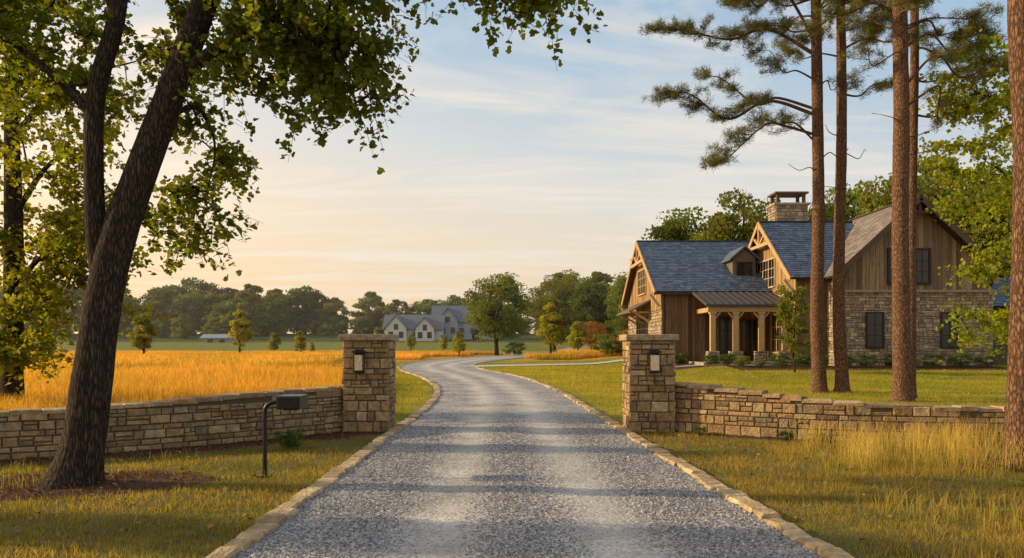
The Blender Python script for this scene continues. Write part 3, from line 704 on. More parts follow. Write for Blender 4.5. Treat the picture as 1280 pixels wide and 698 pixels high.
# ------------------------------------------------------------------ trees
def decid(name, H, W, base, nclump, per, lsz, seed, col, conic=0.0, trunk_r=None, open_=.35):
    rng = np.random.default_rng(seed); groups = []
    tr_ = trunk_r or H * .018
    pts, rad = smoothpath([(0, 0, -.3), (rng.normal(0, .02) * H, rng.normal(0, .02) * H, H * .3), (rng.normal(0, .03) * H, rng.normal(0, .03) * H, H * .65), (0, 0, H * .93)], [tr_ * 1.4, tr_, tr_ * .6, tr_ * .12], 16)
    v, f = tube(pts, rad, 8, .12, seed); groups.append((v, f, (.1, .08, .06), 0, True))
    cs = []
    while len(cs) < nclump:
        p = rng.uniform(-1, 1, 3); r = np.linalg.norm(p)
        if r > 1 or r < open_ + .3 * rng.uniform(): continue
        zt = (p[2] + 1) / 2
        p[:2] *= (1 - conic * zt)
        cs.append((p[0] * W / 2 * .85, p[1] * W / 2 * .85, base + (H - base) * (.07 + .86 * zt)))
    cs = np.array(cs); allc, allcol = [], []
    for k, c in enumerate(cs):
        cr_ = W * rng.uniform(.07, .15) * (1 - conic * .5 * (c[2] - base) / (H - base))
        m_ = int(per * rng.uniform(.6, 1.4))
        d = rng.normal(0, 1, (m_, 3)); d /= np.linalg.norm(d, axis=1)[:, None]; rr = cr_ * rng.uniform(.2, 1.15, (m_, 1)) ** .5
        p = c + d * rr * np.array([1.2, 1.2, .7])
        cc = jit_cols(np.array(col) * rng.uniform(.7, 1.3), m_, rng, .3)
        allc.append(p); allcol.append(cc)
        if k % 2 == 0:
            t = rng.uniform(.25, .6); st = pts[int(t * 15)]
            if st[2] < c[2] + H * .1:
                mid = (st + c) / 2 + rng.normal(0, .03 * H, 3)
                q, r2 = smoothpath([st, mid, c], [tr_ * .4, tr_ * .2, tr_ * .05], 7)
                v, f = tube(q, r2, 5); groups.append((v, f, (.1, .08, .06), 0, True))
    groups.append(leafgroup(np.concatenate(allc), lsz, rng, LEAF4, np.concatenate(allcol), 1.0, 1))
    return groups
def place(me, name, x, y, s=1.0, rz=None, sx=1.0, parent=None, dz=-.1):
    o = bpy.data.objects.new(name, me); scene.collection.objects.link(o)
    o.location = (x, y, float(hgt(x, y)) + dz); o.rotation_euler = (0, 0, R.uniform(0, 6.28) if rz is None else rz); o.scale = (s * sx, s * sx, s)
    if parent: o.parent = parent
    return o
def proto(nm, *a, **k):
    o = build(nm, decid(nm, *a, **k), [M_bark, M_leafd]); me = o.data; bpy.data.objects.remove(o); return me
GR = (.12, .15, .026); GY = (.27, .26, .032); GD = (.09, .125, .035)
far = [proto('crown_a', 12, 9, .2, 66, 110, .42, 11, GD), proto('crown_b', 12, 8, .2, 60, 110, .42, 12, (.13, .15, .035)), proto('crown_c', 12, 10, .2, 66, 110, .42, 13, (.10, .14, .035)), proto('crown_d', 12, 7, .2, 55, 110, .42, 14, (.17, .165, .035), conic=.3)]
mid = [proto('mid_a', 12, 8.5, 1.0, 95, 170, .26, 21, GR), proto('mid_b', 12, 9.5, 1.0, 100, 170, .26, 22, (.16, .17, .026)), proto('mid_c', 12, 8, .8, 90, 170, .26, 23, (.11, .145, .030), conic=.25)]
small = [proto('small_a', 5, 3.0, .6, 60, 100, .16, 31, GY, conic=.55), proto('small_b', 5, 3.2, .5, 60, 100, .16, 32, (.25, .26, .035), conic=.4), proto('small_or', 5, 4.6, .8, 50, 90, .16, 33, (.42, .21, .03), conic=.1)]
tl = empty('distant_tree_line')
def row(x0, x1, y, step, s0, s1, protos=far):
    x = x0
    while x < x1:
        place(protos[R.integers(len(protos))], 'tree_crown', x + R.normal(0, 1), y + R.normal(0, 5), R.uniform(s0, s1), sx=R.uniform(1, 1.3), parent=tl, dz=-1.2)
        x += step * R.uniform(.7, 1.3)
row(-170, -68, 222, 7, .9, 1.4); row(-185, -60, 238, 7, 1.2, 1.6)
row(-75, 20, 240, 5.5, .9, 1.3)
row(-165, -66, 208, 4.5, .35, .8); row(-66, 10, 225, 4.0, .3, .65)
row(12, 150, 190, 7, 1.2, 1.6); row(20, 60, 160, 6, 1.0, 1.3)
place(mid[0], 'offframe_shade_tree', -2.2, 118, 1.08, sx=1.1); place(mid[1], 'offframe_shade_tree', 7.5, 140, 1.15); place(mid[2], 'offframe_shade_tree', 13.5, 132, 1.15)
place(mid[1], 'offframe_shade_tree', 11.5, 150, 1.25); place(mid[0], 'offframe_shade_tree', 19, 125, 1.1); place(mid[2], 'offframe_shade_tree', 17.0, 108, .8, sx=1.1)
place(mid[0], 'offframe_shade_tree', 22, 100, .9)
for (x, y, s, k) in [(17.5, 78, 1.28, 0), (22, 76, 1.35, 1), (27, 82, 1.35, 2), (32, 74, 1.4, 0), (35.5, 68, 1.45, 1), (39, 72, 1.65, 2), (44, 66, 1.6, 0), (41, 60, 1.3, 1), (49, 72, 1.6, 1), (31, 62, .75, 2), (36, 56, .8, 0), (33, 57, .55, 1)]:
    place(mid[k], 'offframe_shade_tree', x, y, s)
for (x, y, s, k) in [(-34, 100, 1.3, 0), (-41.5, 90, 1.15, 1), (-27.5, 104, .75, 0), (-8, 118, .7, 0), (4.5, 92, 1.4, 0), (11.5, 116, 1.1, 2), (-7, 106, .75, 1), (-30, 120, .45, 0), (-23, 116, .55, 1), (-17, 135, .8, 0), (-25, 150, 1.0, 1), (-12, 140, .7, 1), (-38, 128, .8, 1), (8.5, 104, 1.0, 1)]:
    place(small[k], 'maple_sapling', x, y, s)
shr = [proto('shrub_a', 1.0, 1.5, .05, 28, 110, .06, 41, (.075, .12, .026)), proto('shrub_b', 1.0, 1.4, .05, 28, 110, .06, 42, (.16, .18, .03)), proto('shrub_o', 1.0, 1.4, .05, 28, 110, .06, 43, (.34, .18, .035))]
for (x, y, s, k) in [(.3, 108, 2.3, 0), (14, 98, 2.6, 1), (10.5, 88, 2.8, 1), (12.5, 86, 2.8, 2), (8.4, 50.5, .8, 1), (8.9, 48.6, .9, 0), (9.6, 49.5, .9, 0), (10.4, 49.6, .9, 0), (11.4, 45.6, .75, 0), (12.3, 45.3, .8, 0), (13.0, 44.9, .7, 1), (15.1, 45.2, .8, 0), (16.2, 44.7, .8, 0), (17.1, 44.4, .8, 0), (12.6, 44.2, .55, 1), (13.6, 43.9, .5, 1), (14.8, 43.8, .5, 0),
    (18.2, 43.8, .75, 0), (19.4, 43.9, .85, 0), (20.9, 43.8, .9, 0), (21.9, 43.8, .7, 1), (23.0, 43.8, .9, 0), (24.6, 43.9, .9, 0), (26.0, 43.9, .8, 0), (9.3, 52, 1.0, 1), (9.0, 55, 1.1, 0), (8.6, 57.5, 1.0, 1), (-3.6, 12.9, .38, 0), (4.75, 13.9, .22, 0), (5.35, 13.75, .2, 0), (3.5, 14.9, .2, 0), (10.5, 84, 2.0, 0), (12.5, 95, 2.2, 1)]:
    place(shr[k], 'shrub', x, y, s, dz=-.02)

def spray_tree(name, trunks, limbs, targets, lsz, ntw, nlf, seed, col, bark=M_bark, tw_len=(.35, .7), tmpl=LEAF8, btwig=.012, droop=.5):
    rng = np.random.default_rng(seed); groups = []; SK = []
    for k, (pts, rad, hi) in enumerate(trunks):
        p, r = smoothpath(pts, rad, 190 if hi else 50)
        v, f = tube(p, r, 84 if hi else 14, .075 if hi else .06, seed + k, ridges=30 if hi else 0); groups.append((v, f, (.1, .08, .06), 0, True)); SK.append(p[len(p) // 4:] if hi else p)
    for k, (pts, rad) in enumerate(limbs):
        p, r = smoothpath(pts, rad, 30); v, f = tube(p, r, 9, .08, seed + 50 + k); groups.append((v, f, (.1, .08, .06), 0, True)); SK.append(p[4:])
    SK = np.concatenate(SK); tc_, tw = [], []
    order = np.argsort([np.min(np.linalg.norm(SK - t, axis=1)) for t in targets])
    for ti in order:
        t = targets[ti]; dd = np.linalg.norm(SK - t, axis=1) + rng.uniform(0, .25, len(SK)) + np.maximum(0, SK[:, 2] - t[2] - .5) * .2
        s0 = SK[np.argmin(dd)]; D = np.linalg.norm(t - s0)
        mid_ = (s0 + t) / 2 + rng.normal(0, .06 * D, 3) + np.array([0, 0, .12 * D])
        nseg = max(6, int(D / .15)); r0 = min(btwig * (1 + D), .05)
        p, r = smoothpath([s0, mid_, t], [r0, r0 * .6, .005], nseg); v, f = tube(p, r, 5); groups.append((v, f, (.1, .08, .06), 0, True))
        SK = np.vstack([SK, p[2:]])
        dirn = t - s0; dirn = dirn / (np.linalg.norm(dirn) + 1e-6)
        for _ in range(ntw):
            a = p[rng.integers(max(1, nseg // 3), nseg)]; l = rng.uniform(*tw_len)
            d = rng.normal(0, .7, 3) + dirn * .5; d[2] = d[2] * .5; d /= np.linalg.norm(d); e_ = a + d * l + np.array([0, 0, -droop * l * rng.uniform(.2, 1)])
            q, r2 = smoothpath([a, (a + e_) / 2 + np.array([0, 0, .1 * l]), e_], [.006, .004, .002], 5); v, f = tube(q, r2, 3); groups.append((v, f, (.1, .08, .06), 0, True))
            u_ = rng.uniform(.1, 1.05, nlf); c = a + (e_ - a) * u_[:, None] + np.array([0, 0, .1 * l]) * (4 * u_ * (1 - u_))[:, None] * .5 + rng.normal(0, lsz * .6, (nlf, 3))
            tc_.append(c); tw.append(jit_cols(np.array(col) * rng.uniform(.75, 1.3), nlf, rng, .25, .15))
    groups.append(leafgroup(np.concatenate(tc_), lsz, rng, tmpl, np.concatenate(tw), .75, 1))
    return build(name, groups, [bark, M_leaf])
def boxpts(n, x, y, z, rng): return np.stack([rng.uniform(*x, n), rng.uniform(*y, n), rng.uniform(*z, n)], -1)
rng = np.random.default_rng(99)
T = [
 ([(-5.32, 9.7, -.1), (-5.28, 9.7, .12), (-5.2, 9.7, .5), (-5.06, 9.7, 1.5), (-4.93, 9.7, 2.35), (-4.74, 9.7, 3.1), (-4.34, 9.7, 4.2), (-3.93, 9.7, 5.3), (-3.67, 9.75, 6.07), (-3.2, 10, 8), (-2.7, 10.3, 10)],
  [.42, .31, .245, .215, .205, .20, .175, .155, .14, .10, .04], True),
 ([(-4.97, 9.7, 2.2), (-5.02, 9.68, 2.9), (-5.05, 9.66, 3.64), (-4.99, 9.6, 4.7), (-4.66, 9.5, 5.87), (-4.6, 9.3, 8), (-4.9, 9, 9.5)], [.10, .12, .11, .105, .095, .07, .02], True)]
Lm = [
 ([(-3.98, 9.7, 5.0), (-3.6, 9.6, 5.2), (-3.25, 9.5, 5.3), (-2.6, 9.3, 5.5), (-2.1, 9.2, 5.35), (-1.9, 9.1, 4.9)], [.09, .075, .06, .035, .02, .01]),
 ([(-3.67, 9.7, 6.07), (-2.6, 9.5, 6.6), (-1.2, 9.2, 6.5), (.45, 9.0, 6.0)], [.08, .06, .035, .012]),
 ([(-4.2, 9.8, 4.5), (-4.0, 10.2, 4.7), (-3.9, 10.5, 4.3), (-4.0, 10.5, 3.7)], [.04, .025, .015, .006]),
 ([(-4.98, 9.6, 4.4), (-5.7, 9.5, 5.1), (-6.6, 9.4, 5.6), (-7.6, 9.4, 5.9)], [.06, .04, .025, .012]),
 ([(-4.66, 9.5, 5.87), (-5.6, 9.2, 7), (-6.8, 8.8, 7.6)], [.07, .05, .015]),
 ([(-3.3, 10, 7.6), (-2.4, 10, 8.6), (-1.2, 10, 9.1)], [.07, .05, .015])]
tg = np.concatenate([
 boxpts(32, (-7.2, -5.0), (8.9, 11), (4.6, 6.5), rng), boxpts(12, (-4.9, -3.9), (10.2, 11.4), (5.0, 6.6), rng), boxpts(22, (-3.6, -2.5), (9.0, 10.6), (5.2, 6.4), rng),
 boxpts(17, (-3.0, -1.9), (8.7, 10), (4.6, 5.8), rng), boxpts(9, (-2.1, -1.65), (8.8, 9.6), (4.2, 5.3), rng),
 boxpts(20, (-1.9, .45), (8.6, 9.6), (5.65, 6.3), rng), boxpts(13, (-4.7, -3.8), (10.1, 11.4), (2.8, 4.7), rng),
 boxpts(3, (-3.7, -3.1), (9.2, 10), (4.7, 5.2), rng),
 boxpts(26, (-7.0, -1.5), (8.6, 11.5), (6.8, 9.6), rng)])
spray_tree('offframe_shade_tree', T, Lm, tg, .088, 7, 19, 77, (.125, .15, .019))
T = [([(-12.5, 20, -.1), (-12.5, 20, 1), (-12.45, 20, 4), (-12.5, 20, 8), (-12.3, 20, 12)], [.34, .25, .22, .16, .05], True)]
Lm = [([(-12.4, 20, 3), (-11.4, 19.4, 3.8), (-10.4, 19, 3.4), (-9.7, 18.8, 2.6)], [.08, .05, .03, .01]), ([(-12.4, 20, 5), (-11.2, 19.6, 6.2), (-9.8, 19.4, 6.3)], [.08, .05, .015]), ([(-12.4, 20, 7), (-11.2, 20.4, 8.4), (-9.6, 20.6, 9)], [.08, .05, .015]), ([(-12.4, 20, 4), (-13.6, 19.4, 5.5), (-14.6, 19, 6)], [.08, .05, .015])]
tg = np.concatenate([boxpts(36, (-13.5, -9.9), (18.2, 21), (4.5, 11), rng), boxpts(20, (-13.2, -11.0), (18.2, 20.6), (1.4, 4.5), rng), boxpts(17, (-11.4, -9.0), (18.4, 19.8), (2.2, 5.4), rng), boxpts(10, (-16, -12), (18, 22), (4, 12), rng), boxpts(7, (-12.8, -11.0), (18.2, 19), (.9, 1.7), rng)])
spray_tree('maple_tree', T, Lm, tg, .14, 8, 19, 78, (.155, .165, .018), tw_len=(.5, 1.0), tmpl=LEAF4 * np.array([1.2, 1, 1]))
T = [([(16.2, 24.5, -.1), (16.1, 24.5, 3), (15.9, 24.5, 7), (15.6, 24.5, 12)], [.25, .2, .15, .04], False)]
Lm = [([(16.1, 24.5, 3), (15.2, 24.3, 4), (14.4, 24, 3.8)], [.06, .04, .01]), ([(16, 24.5, 5.5), (15, 24.3, 6.8), (14.2, 24, 7.2)], [.06, .04, .01]), ([(15.9, 24.5, 8), (14.9, 24.3, 9), (13.8, 24, 9.3)], [.06, .04, .01])]
tg = np.concatenate([boxpts(24, (14.2, 16), (23.4, 25.4), (1.2, 6), rng), boxpts(28, (13.7, 16), (23.4, 25.4), (6, 11), rng), boxpts(10, (15, 18), (23, 26), (3, 12), rng), boxpts(8, (13.0, 14.2), (23.5, 25), (7.0, 10.5), rng)])
spray_tree('maple_tree', T, Lm, tg, .14, 8, 16, 79, (.19, .21, .022), tw_len=(.5, 1.0), tmpl=LEAF4 * np.array([1.2, 1, 1]))
T = [([(14.5, 41, -.1 + .2), (14.45, 41, 1.5), (14.5, 41, 3), (14.55, 41, 4.3)], [.06, .05, .035, .01], False), ([(14.5, 41, .6), (14.2, 41, 1.8), (13.95, 41, 3.4)], [.04, .03, .01], False)]
tg = boxpts(34, (13.7, 15.3), (40.4, 41.6), (1.3, 4.7), rng)
spray_tree('ornamental_tree', T, [], tg, .13, 6, 14, 80, (.16, .18, .03), tw_len=(.2, .5), tmpl=LEAF4)
for (x, y, s, k, w_) in [(-14, 14.3, .56, 0, .26), (-12, 8.3, .55, 1, .28)]:  # narrow trees added out of view to throw shadow bands across the drive
    place(mid[k], 'offframe_shade_tree', x, y, s, sx=w_)

# ------------------------------------------------------------------ pines
def pine(name, base, top, r0, r1, branches, seed, hi=False):
    rng = np.random.default_rng(seed); base = np.array(base, float); top = np.array(top, float); groups = []
    ts = np.linspace(0, 1, 7); pts = [base + (top - base) * t + np.array([rng.normal(0, .04), rng.normal(0, .04), 0]) * (t > 0) for t in ts]
    rad = [r0 * 1.35] + list(np.interp(ts[1:], [0, 1], [r0, r1]))
    pts.insert(1, base + (top - base) * .03); rad.insert(1, r0 * 1.05)
    p, r = smoothpath(pts, rad, 220 if hi else 120); v, f = tube(p, r, 64 if hi else 28, .07, seed, ridges=18 if hi else 0); groups.append((v, f, (.1, .08, .06), 0, True))
    NV, NC = [], []
    def tuft(c, size):
        m_ = 42; d = rng.normal(0, 1, (m_, 3)); d[:, 2] = d[:, 2] * .7 + .4; d /= np.linalg.norm(d, axis=1)[:, None]
        l = size * rng.uniform(.6, 1.1, (m_, 1)); sd = np.cross(d, rng.normal(0, 1, (m_, 3))); sd /= np.linalg.norm(sd, axis=1)[:, None]; w = .008
        a = c + rng.normal(0, size * .3, (m_, 3)); NV.append(np.stack([a - sd * w, a + sd * w, a + d * l], 1).reshape(-1, 3))
        NC.append(np.repeat(jit_cols(np.array((.13, .13, .03)) * rng.uniform(.7, 1.4), m_, rng, .3), 3, axis=0))
    for (z, ang, ln, dz, dens) in branches:
        t = (z - base[2]) / (top[2] - base[2]); s0 = base + (top - base) * t; d = np.array([math.cos(ang), math.sin(ang), 0])
        side = np.array([-d[1], d[0], 0]); kk = rng.normal(0, .09 * ln, 2)
        pp = [s0, s0 + d * ln * .3 + np.array([0, 0, .05 * ln + dz * .25 + kk[0]]) + side * rng.normal(0, .2), s0 + d * ln * .55 + np.array([0, 0, dz * .4 + kk[1]]) + side * rng.normal(0, .25), s0 + d * ln * .8 + np.array([0, 0, dz * .85 + .05 * ln]) + side * rng.normal(0, .25), s0 + d * ln + np.array([0, 0, dz])]
        rb_ = .014 + .010 * ln; q, rq = smoothpath(pp, [rb_, rb_ * .8, rb_ * .6, rb_ * .35, .008], 24); v, f = tube(q, rq, 7, .1, seed); groups.append((v, f, (.1, .08, .06), 0, True))
        if dens <= 0: continue
        nsub = int(ln * 7 * dens)
        for _ in range(nsub):
            k = int((rng.uniform(0, 1) ** .7 * .72 + .28) * 23); a = q[k]; l2 = rng.uniform(.3, 1.1) * (1.2 - k / 45); an = rng.normal(0, 1.0)
            d2 = d * math.cos(an) + side * math.sin(an); e_ = a + d2 * l2 + np.array([0, 0, rng.uniform(-.2, .28)])
            q2, r2 = smoothpath([a, (a + e_) / 2 + np.array([0, 0, -.04]), e_], [.010, .007, .004], 5); v, f = tube(q2, r2, 4); groups.append((v, f, (.1, .08, .06), 0, True))
            for u_ in np.arange(.3, 1.05, .15 / l2 if l2 > .3 else .35): tuft(a + (e_ - a) * u_ + rng.normal(0, .04, 3), rng.uniform(.15, .26))
    if NV:
        V = np.concatenate(NV); groups.append((V, np.arange(len(V)).reshape(-1, 3), np.concatenate(NC), 1, False))
    build(name, groups, [M_pbark, M_needle])
pi = math.pi
def rb(n, z0, z1, seed, dens=1, l=(1.5, 3.5)):
    r = np.random.default_rng(seed); return [(r.uniform(z0, z1), r.uniform(0, 2 * pi), r.uniform(*l), r.uniform(-.3, .6), dens) for _ in range(n)]
pine('pine_tree', (10.75, 28, 0), (10.6, 28, 18), .235, .15, [
  (9.7, pi - .25, 5.5, .9, 1.1), (9.9, pi + .2, 4.2, .9, .9), (9.0, pi + .15, 3.9, -1.2, 1.2), (8.7, pi + .3, 2.6, .6, .6), (11.8, pi, 5.6, 1.0, 1.1), (12.2, pi + .4, 4.5, 1.4, 1),
  (10.6, .1, 1.4, .4, .8), (7.6, pi, 1.0, .4, 0), (6.9, .2, .8, .3, 0), (6.5, pi + .2, .9, -.1, 0), (8.0, .3, 1.1, .5, 0), (10.9, pi + .2, 2.2, .9, .8)] + rb(14, 12.5, 17.5, 1), 301)
pine('pine_tree', (11.55, 28, 0), (11.5, 28.2, 17), .22, .14, [(10.5, .3, 2.6, .5, .9), (11.8, pi - .6, 2, .6, .8), (12, -.3, 2.8, .3, 1), (9.0, pi, .8, .3, 0), (8.2, .2, 1, .3, 0), (7.1, pi, .7, .2, 0)] + rb(12, 12.3, 16.5, 2), 302)
pine('pine_tree', (11.52, 23.6, 0), (11.5, 23.6, 17), .26, .18, [(8.6, .2, 2.4, .1, .9), (9.2, -.3, 2.9, .3, .9), (10.4, .1, 2.6, .4, 1), (9.9, pi + .3, 1.5, .5, .6), (7.8, 0, 1.0, .1, 0), (7.2, .3, .8, .3, 0), (8.1, pi, .9, .4, 0), (10.9, .3, 2.4, .1, .9)] + rb(12, 11, 16.5, 3), 303)
pine('pine_tree', (12.35, 24.8, 0), (12.5, 24.8, 16.5), .15, .11, [(10, .2, 2.2, .3, 1), (8.8, .1, 2.2, .5, .8), (10.8, .5, 2.8, .3, 1)] + rb(8, 11, 16, 4), 304)
pine('pine_tree', (7.15, 11.2, 0), (7.25, 11.2, 13), .215, .16, rb(10, 9.5, 12.8, 5), 305, hi=True)

# ------------------------------------------------------------------ grass
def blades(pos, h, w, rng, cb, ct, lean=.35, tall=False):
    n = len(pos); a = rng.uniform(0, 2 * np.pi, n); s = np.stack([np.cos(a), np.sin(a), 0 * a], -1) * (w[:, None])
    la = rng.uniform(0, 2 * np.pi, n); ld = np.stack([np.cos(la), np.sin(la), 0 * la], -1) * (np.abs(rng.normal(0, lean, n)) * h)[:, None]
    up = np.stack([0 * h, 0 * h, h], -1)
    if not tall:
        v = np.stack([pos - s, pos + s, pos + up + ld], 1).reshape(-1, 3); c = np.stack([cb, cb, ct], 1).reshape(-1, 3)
        return v, np.arange(3 * n).reshape(-1, 3), c
    m_ = pos + up * .6 + ld * .35
    v = np.stack([pos - s, pos + s, m_ + s * .8, m_ - s * .8, pos + up * 1.0 + ld], 1).reshape(-1, 3)
    c = np.stack([cb, cb, (cb + ct) / 2, (cb + ct) / 2, ct], 1).reshape(-1, 3)
    b0 = (np.arange(n) * 5)[:, None]
    f = np.concatenate([b0 + np.array([[0, 1, 2]]), b0 + np.array([[0, 2, 3]]), b0 + np.array([[3, 2, 4]])])
    return v, f, c
n = 330000
x = R.uniform(-12, 12, n); y = 5 + 12 * R.beta(1, 1.5, n)
k = ~onroad(x, y, .05) & (y < 17)
mu = mulch(x, y); k &= (~mu) | (R.uniform(0, 1, n) < .05)
dw = np.minimum(dist_poly(x, y, LW), dist_poly(x, y, RW)); k &= dw > .22
k &= ~((np.abs(np.abs(x) - 2.74) < .5) & (np.abs(y - 15.75) < .5)); k &= np.abs(x) < y * .68 + 1.0
q = np.stack([x, y, 0 * x], -1); nz = vnoise(q * .9, 3); nz2 = vnoise(q * 3.1, 4)
k &= R.uniform(0, 1, n) < np.clip(.75 + .6 * nz2, .12, 1)
x, y, nz, nz2 = x[k], y[k], nz[k], nz2[k]; n = len(x)
h = R.uniform(.025, .07, n) * (1 + .5 * np.clip(nz, -.5, 1)); dry = np.clip(.38 + .6 * nz + R.normal(0, .25, n) + .2 * (x > 0), 0, 1)[:, None]
ct = (1 - dry) * np.array([.20, .23, .024]) + dry * np.array([.50, .35, .07]); ct = ct * R.uniform(.65, 1.35, (n, 1))
v, f, c = blades(np.stack([x, y, 0 * x], -1), h, R.uniform(.002, .0050, n), R, ct * .65, ct, .6)
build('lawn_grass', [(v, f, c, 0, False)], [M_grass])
n = 210000
x = R.uniform(-9, 32, n); y = 16.2 + 48 * R.beta(1, 1.7, n)
k = ~onroad(x, y, .25) & ~meadow(x, y) & ~mulch(x, y) & (dist_poly(x, y, BR) > 1.7) & ~((x > 9.3) & (y > 45)) & (x > xl(y) - 3.2) & (x < .68 * y + 2)
x, y = x[k], y[k]; n = len(x); q = np.stack([x, y, 0 * x], -1); dry = np.clip(.3 + .5 * vnoise(q * .35, 8) + .25 * vnoise(q * 1.3, 9) + R.normal(0, .15, n), 0, 1)[:, None]
ct = ((1 - dry) * np.array([.26, .27, .024]) + dry * np.array([.46, .36, .045])) * R.uniform(.7, 1.3, (n, 1))
v, f, c = blades(np.stack([x, y, hgt(x, y)], -1), R.uniform(.04, .08, n) , R.uniform(.005, .012, n) * (y / 25), R, ct * .75, ct, .4)
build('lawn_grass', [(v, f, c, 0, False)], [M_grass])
def tallpatch(n, fx, fy, hr, col, w=(.0018, .0035), mask=None, nm='tall_grass'):
    x = fx(n); y = fy(n)
    k = ~onroad(x, y, .28) & (dist_poly(x, y, LW) > .24) & (dist_poly(x, y, RW) > .24)
    if mask is not None: k &= mask(x, y)
    x, y = x[k], y[k]; m_ = len(x); ct = np.array(col) * R.uniform(.7, 1.35, (m_, 1)) * R.uniform(.9, 1.1, (m_, 3))
    v, f, c = blades(np.stack([x, y, hgt(x, y)], -1), R.uniform(*hr, m_), R.uniform(*w, m_), R, ct * .6 * np.array([.8, 1.05, .8]), ct, .45, True)
    build(nm, [(v, f, c, 0, False)], [M_grass])
nzm = lambda s, t: (lambda x, y: vnoise(np.stack([x, y, 0 * x], -1) * s, 21) > t)
tallpatch(15000, lambda n: R.uniform(2.9, 10, n), lambda n: R.uniform(5, 13.4, n), (.10, .30), (.52, .36, .09), mask=lambda x, y: (vnoise(np.stack([x, y, 0 * x], -1) * 1.4, 21) > .15) & (x > 3.2 + .1 * (y - 5)) & front_left(x, y))
tallpatch(9000, lambda n: R.uniform(4.6, 9.5, n), lambda n: R.uniform(10.0, 13.3, n), (.25, .6), (.60, .42, .13), mask=lambda x, y: vnoise(np.stack([x, y, 0 * x], -1) * 2.2, 25) > .15)
tallpatch(6000, lambda n: R.uniform(-9, -2.9, n), lambda n: R.uniform(6, 12, n), (.08, .2), (.42, .33, .06), mask=nzm(2.0, .35))
n = 240000
x = R.uniform(-34, -2.5, n); y = 11.5 + 33.5 * R.beta(1, 1.25, n)
k = meadow(x, y) & (dist_poly(x, y, LW) > .5) & (x > -.68 * y - 2) & ~((np.abs(x + 2.8) < .7) & (np.abs(y - 15.75) < .7))
x, y = x[k], y[k]; m_ = len(x); q = np.stack([x, y, 0 * x], -1)
gold = np.clip(.8 + .5 * vnoise(q * .35, 31) + R.normal(0, .15, m_), 0, 1)[:, None]
ct = (gold * np.array([.74, .44, .075]) + (1 - gold) * np.array([.38, .33, .05])) * R.uniform(.5, 1.3, (m_, 1))
hh = R.uniform(.25, .66, m_) * (1 + .3 * vnoise(q * .7, 32))
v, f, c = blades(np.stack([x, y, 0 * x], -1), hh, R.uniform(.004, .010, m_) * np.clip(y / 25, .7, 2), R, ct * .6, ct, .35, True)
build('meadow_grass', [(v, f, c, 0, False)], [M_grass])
mg = empty('meadow_grass_far')
pm = []
for s_ in range(4):
    n = 1300; x = R.uniform(-2.4, 2.4, n); y = R.uniform(-2.4, 2.4, n); tone = [(.72, .44, .08), (.64, .40, .07), (.78, .47, .09), (.52, .39, .06)][s_]; ct = np.array(tone) * R.uniform(.5, 1.25, (n, 1))
    v, f, c = blades(np.stack([x, y, 0 * x - .02], -1), R.uniform(.3, .75, n), R.uniform(.015, .032, n), R, ct * .6, ct, .3, True)
    o = build('patch', [(v, f, c, 0, False)], [M_grass]); pm.append(o.data); bpy.data.objects.remove(o)
for yv in np.arange(47, 128, 4.4):
    for xv in np.arange(-92, 24, 4.4):
        xa = np.array([xv - 2.6, xv + 2.6, xv]); ya = np.array([yv, yv, yv])
        if xv < -.68 * yv - 5 or not meadow(xa, ya).all() or not meadow(xa, ya - 2.5).all(): continue
        place(pm[R.integers(4)], 'grass_patch', xv + R.normal(0, .3), yv + R.normal(0, .3), R.uniform(.85, 1.15), rz=R.integers(4) * pi / 2, parent=mg, dz=0)
n = 30000; x = R.uniform(-10, 9, n); y = R.uniform(7.5, 15.5, n); k = mulch(x, y) & (dist_poly(x, y, LW) > .22) & (dist_poly(x, y, RW) > .22); x, y = x[k], y[k]
build('mulch_bed', [leafgroup(np.stack([x, y, R.uniform(.004, .03, len(x))], -1), .05, R, LEAF4 * np.array([.5, 1, 1]), jit_cols((.16, .078, .04), len(x), R, .5), .35, 0)], [M_chip])
n = 1100; x = R.uniform(-9, 9, n); y = R.uniform(5, 15, n); k = ~onroad(x, y, -.3) & (dist_poly(x, y, LW) > .3); x, y = x[k], y[k]
build('fallen_leaves', [leafgroup(np.stack([x, y, R.uniform(.03, .06, len(x))], -1), .05, R, LEAF8, jit_cols((.26, .15, .05), len(x), R, .4), .4, 0)], [M_chip])

# ------------------------------------------------------------------ atmospheric haze over the far fields
B = Buf(); B.box((-20, 290, 24), (760, 420, 52)); hz = B.obj('atmospheric_haze', [])
hm = bpy.data.materials.new('haze'); hm.use_nodes = True; hn = hm.node_tree; hn.nodes.clear()
ho = hn.nodes.new('ShaderNodeOutputMaterial'); hv = hn.nodes.new('ShaderNodeVolumeScatter')
hv.inputs['Color'].default_value = (1.0, .93, .80, 1); hv.inputs['Density'].default_value = .0005; hv.inputs['Anisotropy'].default_value = .45
hn.links.new(hv.outputs[0], ho.inputs['Volume']); hz.data.materials.append(hm)

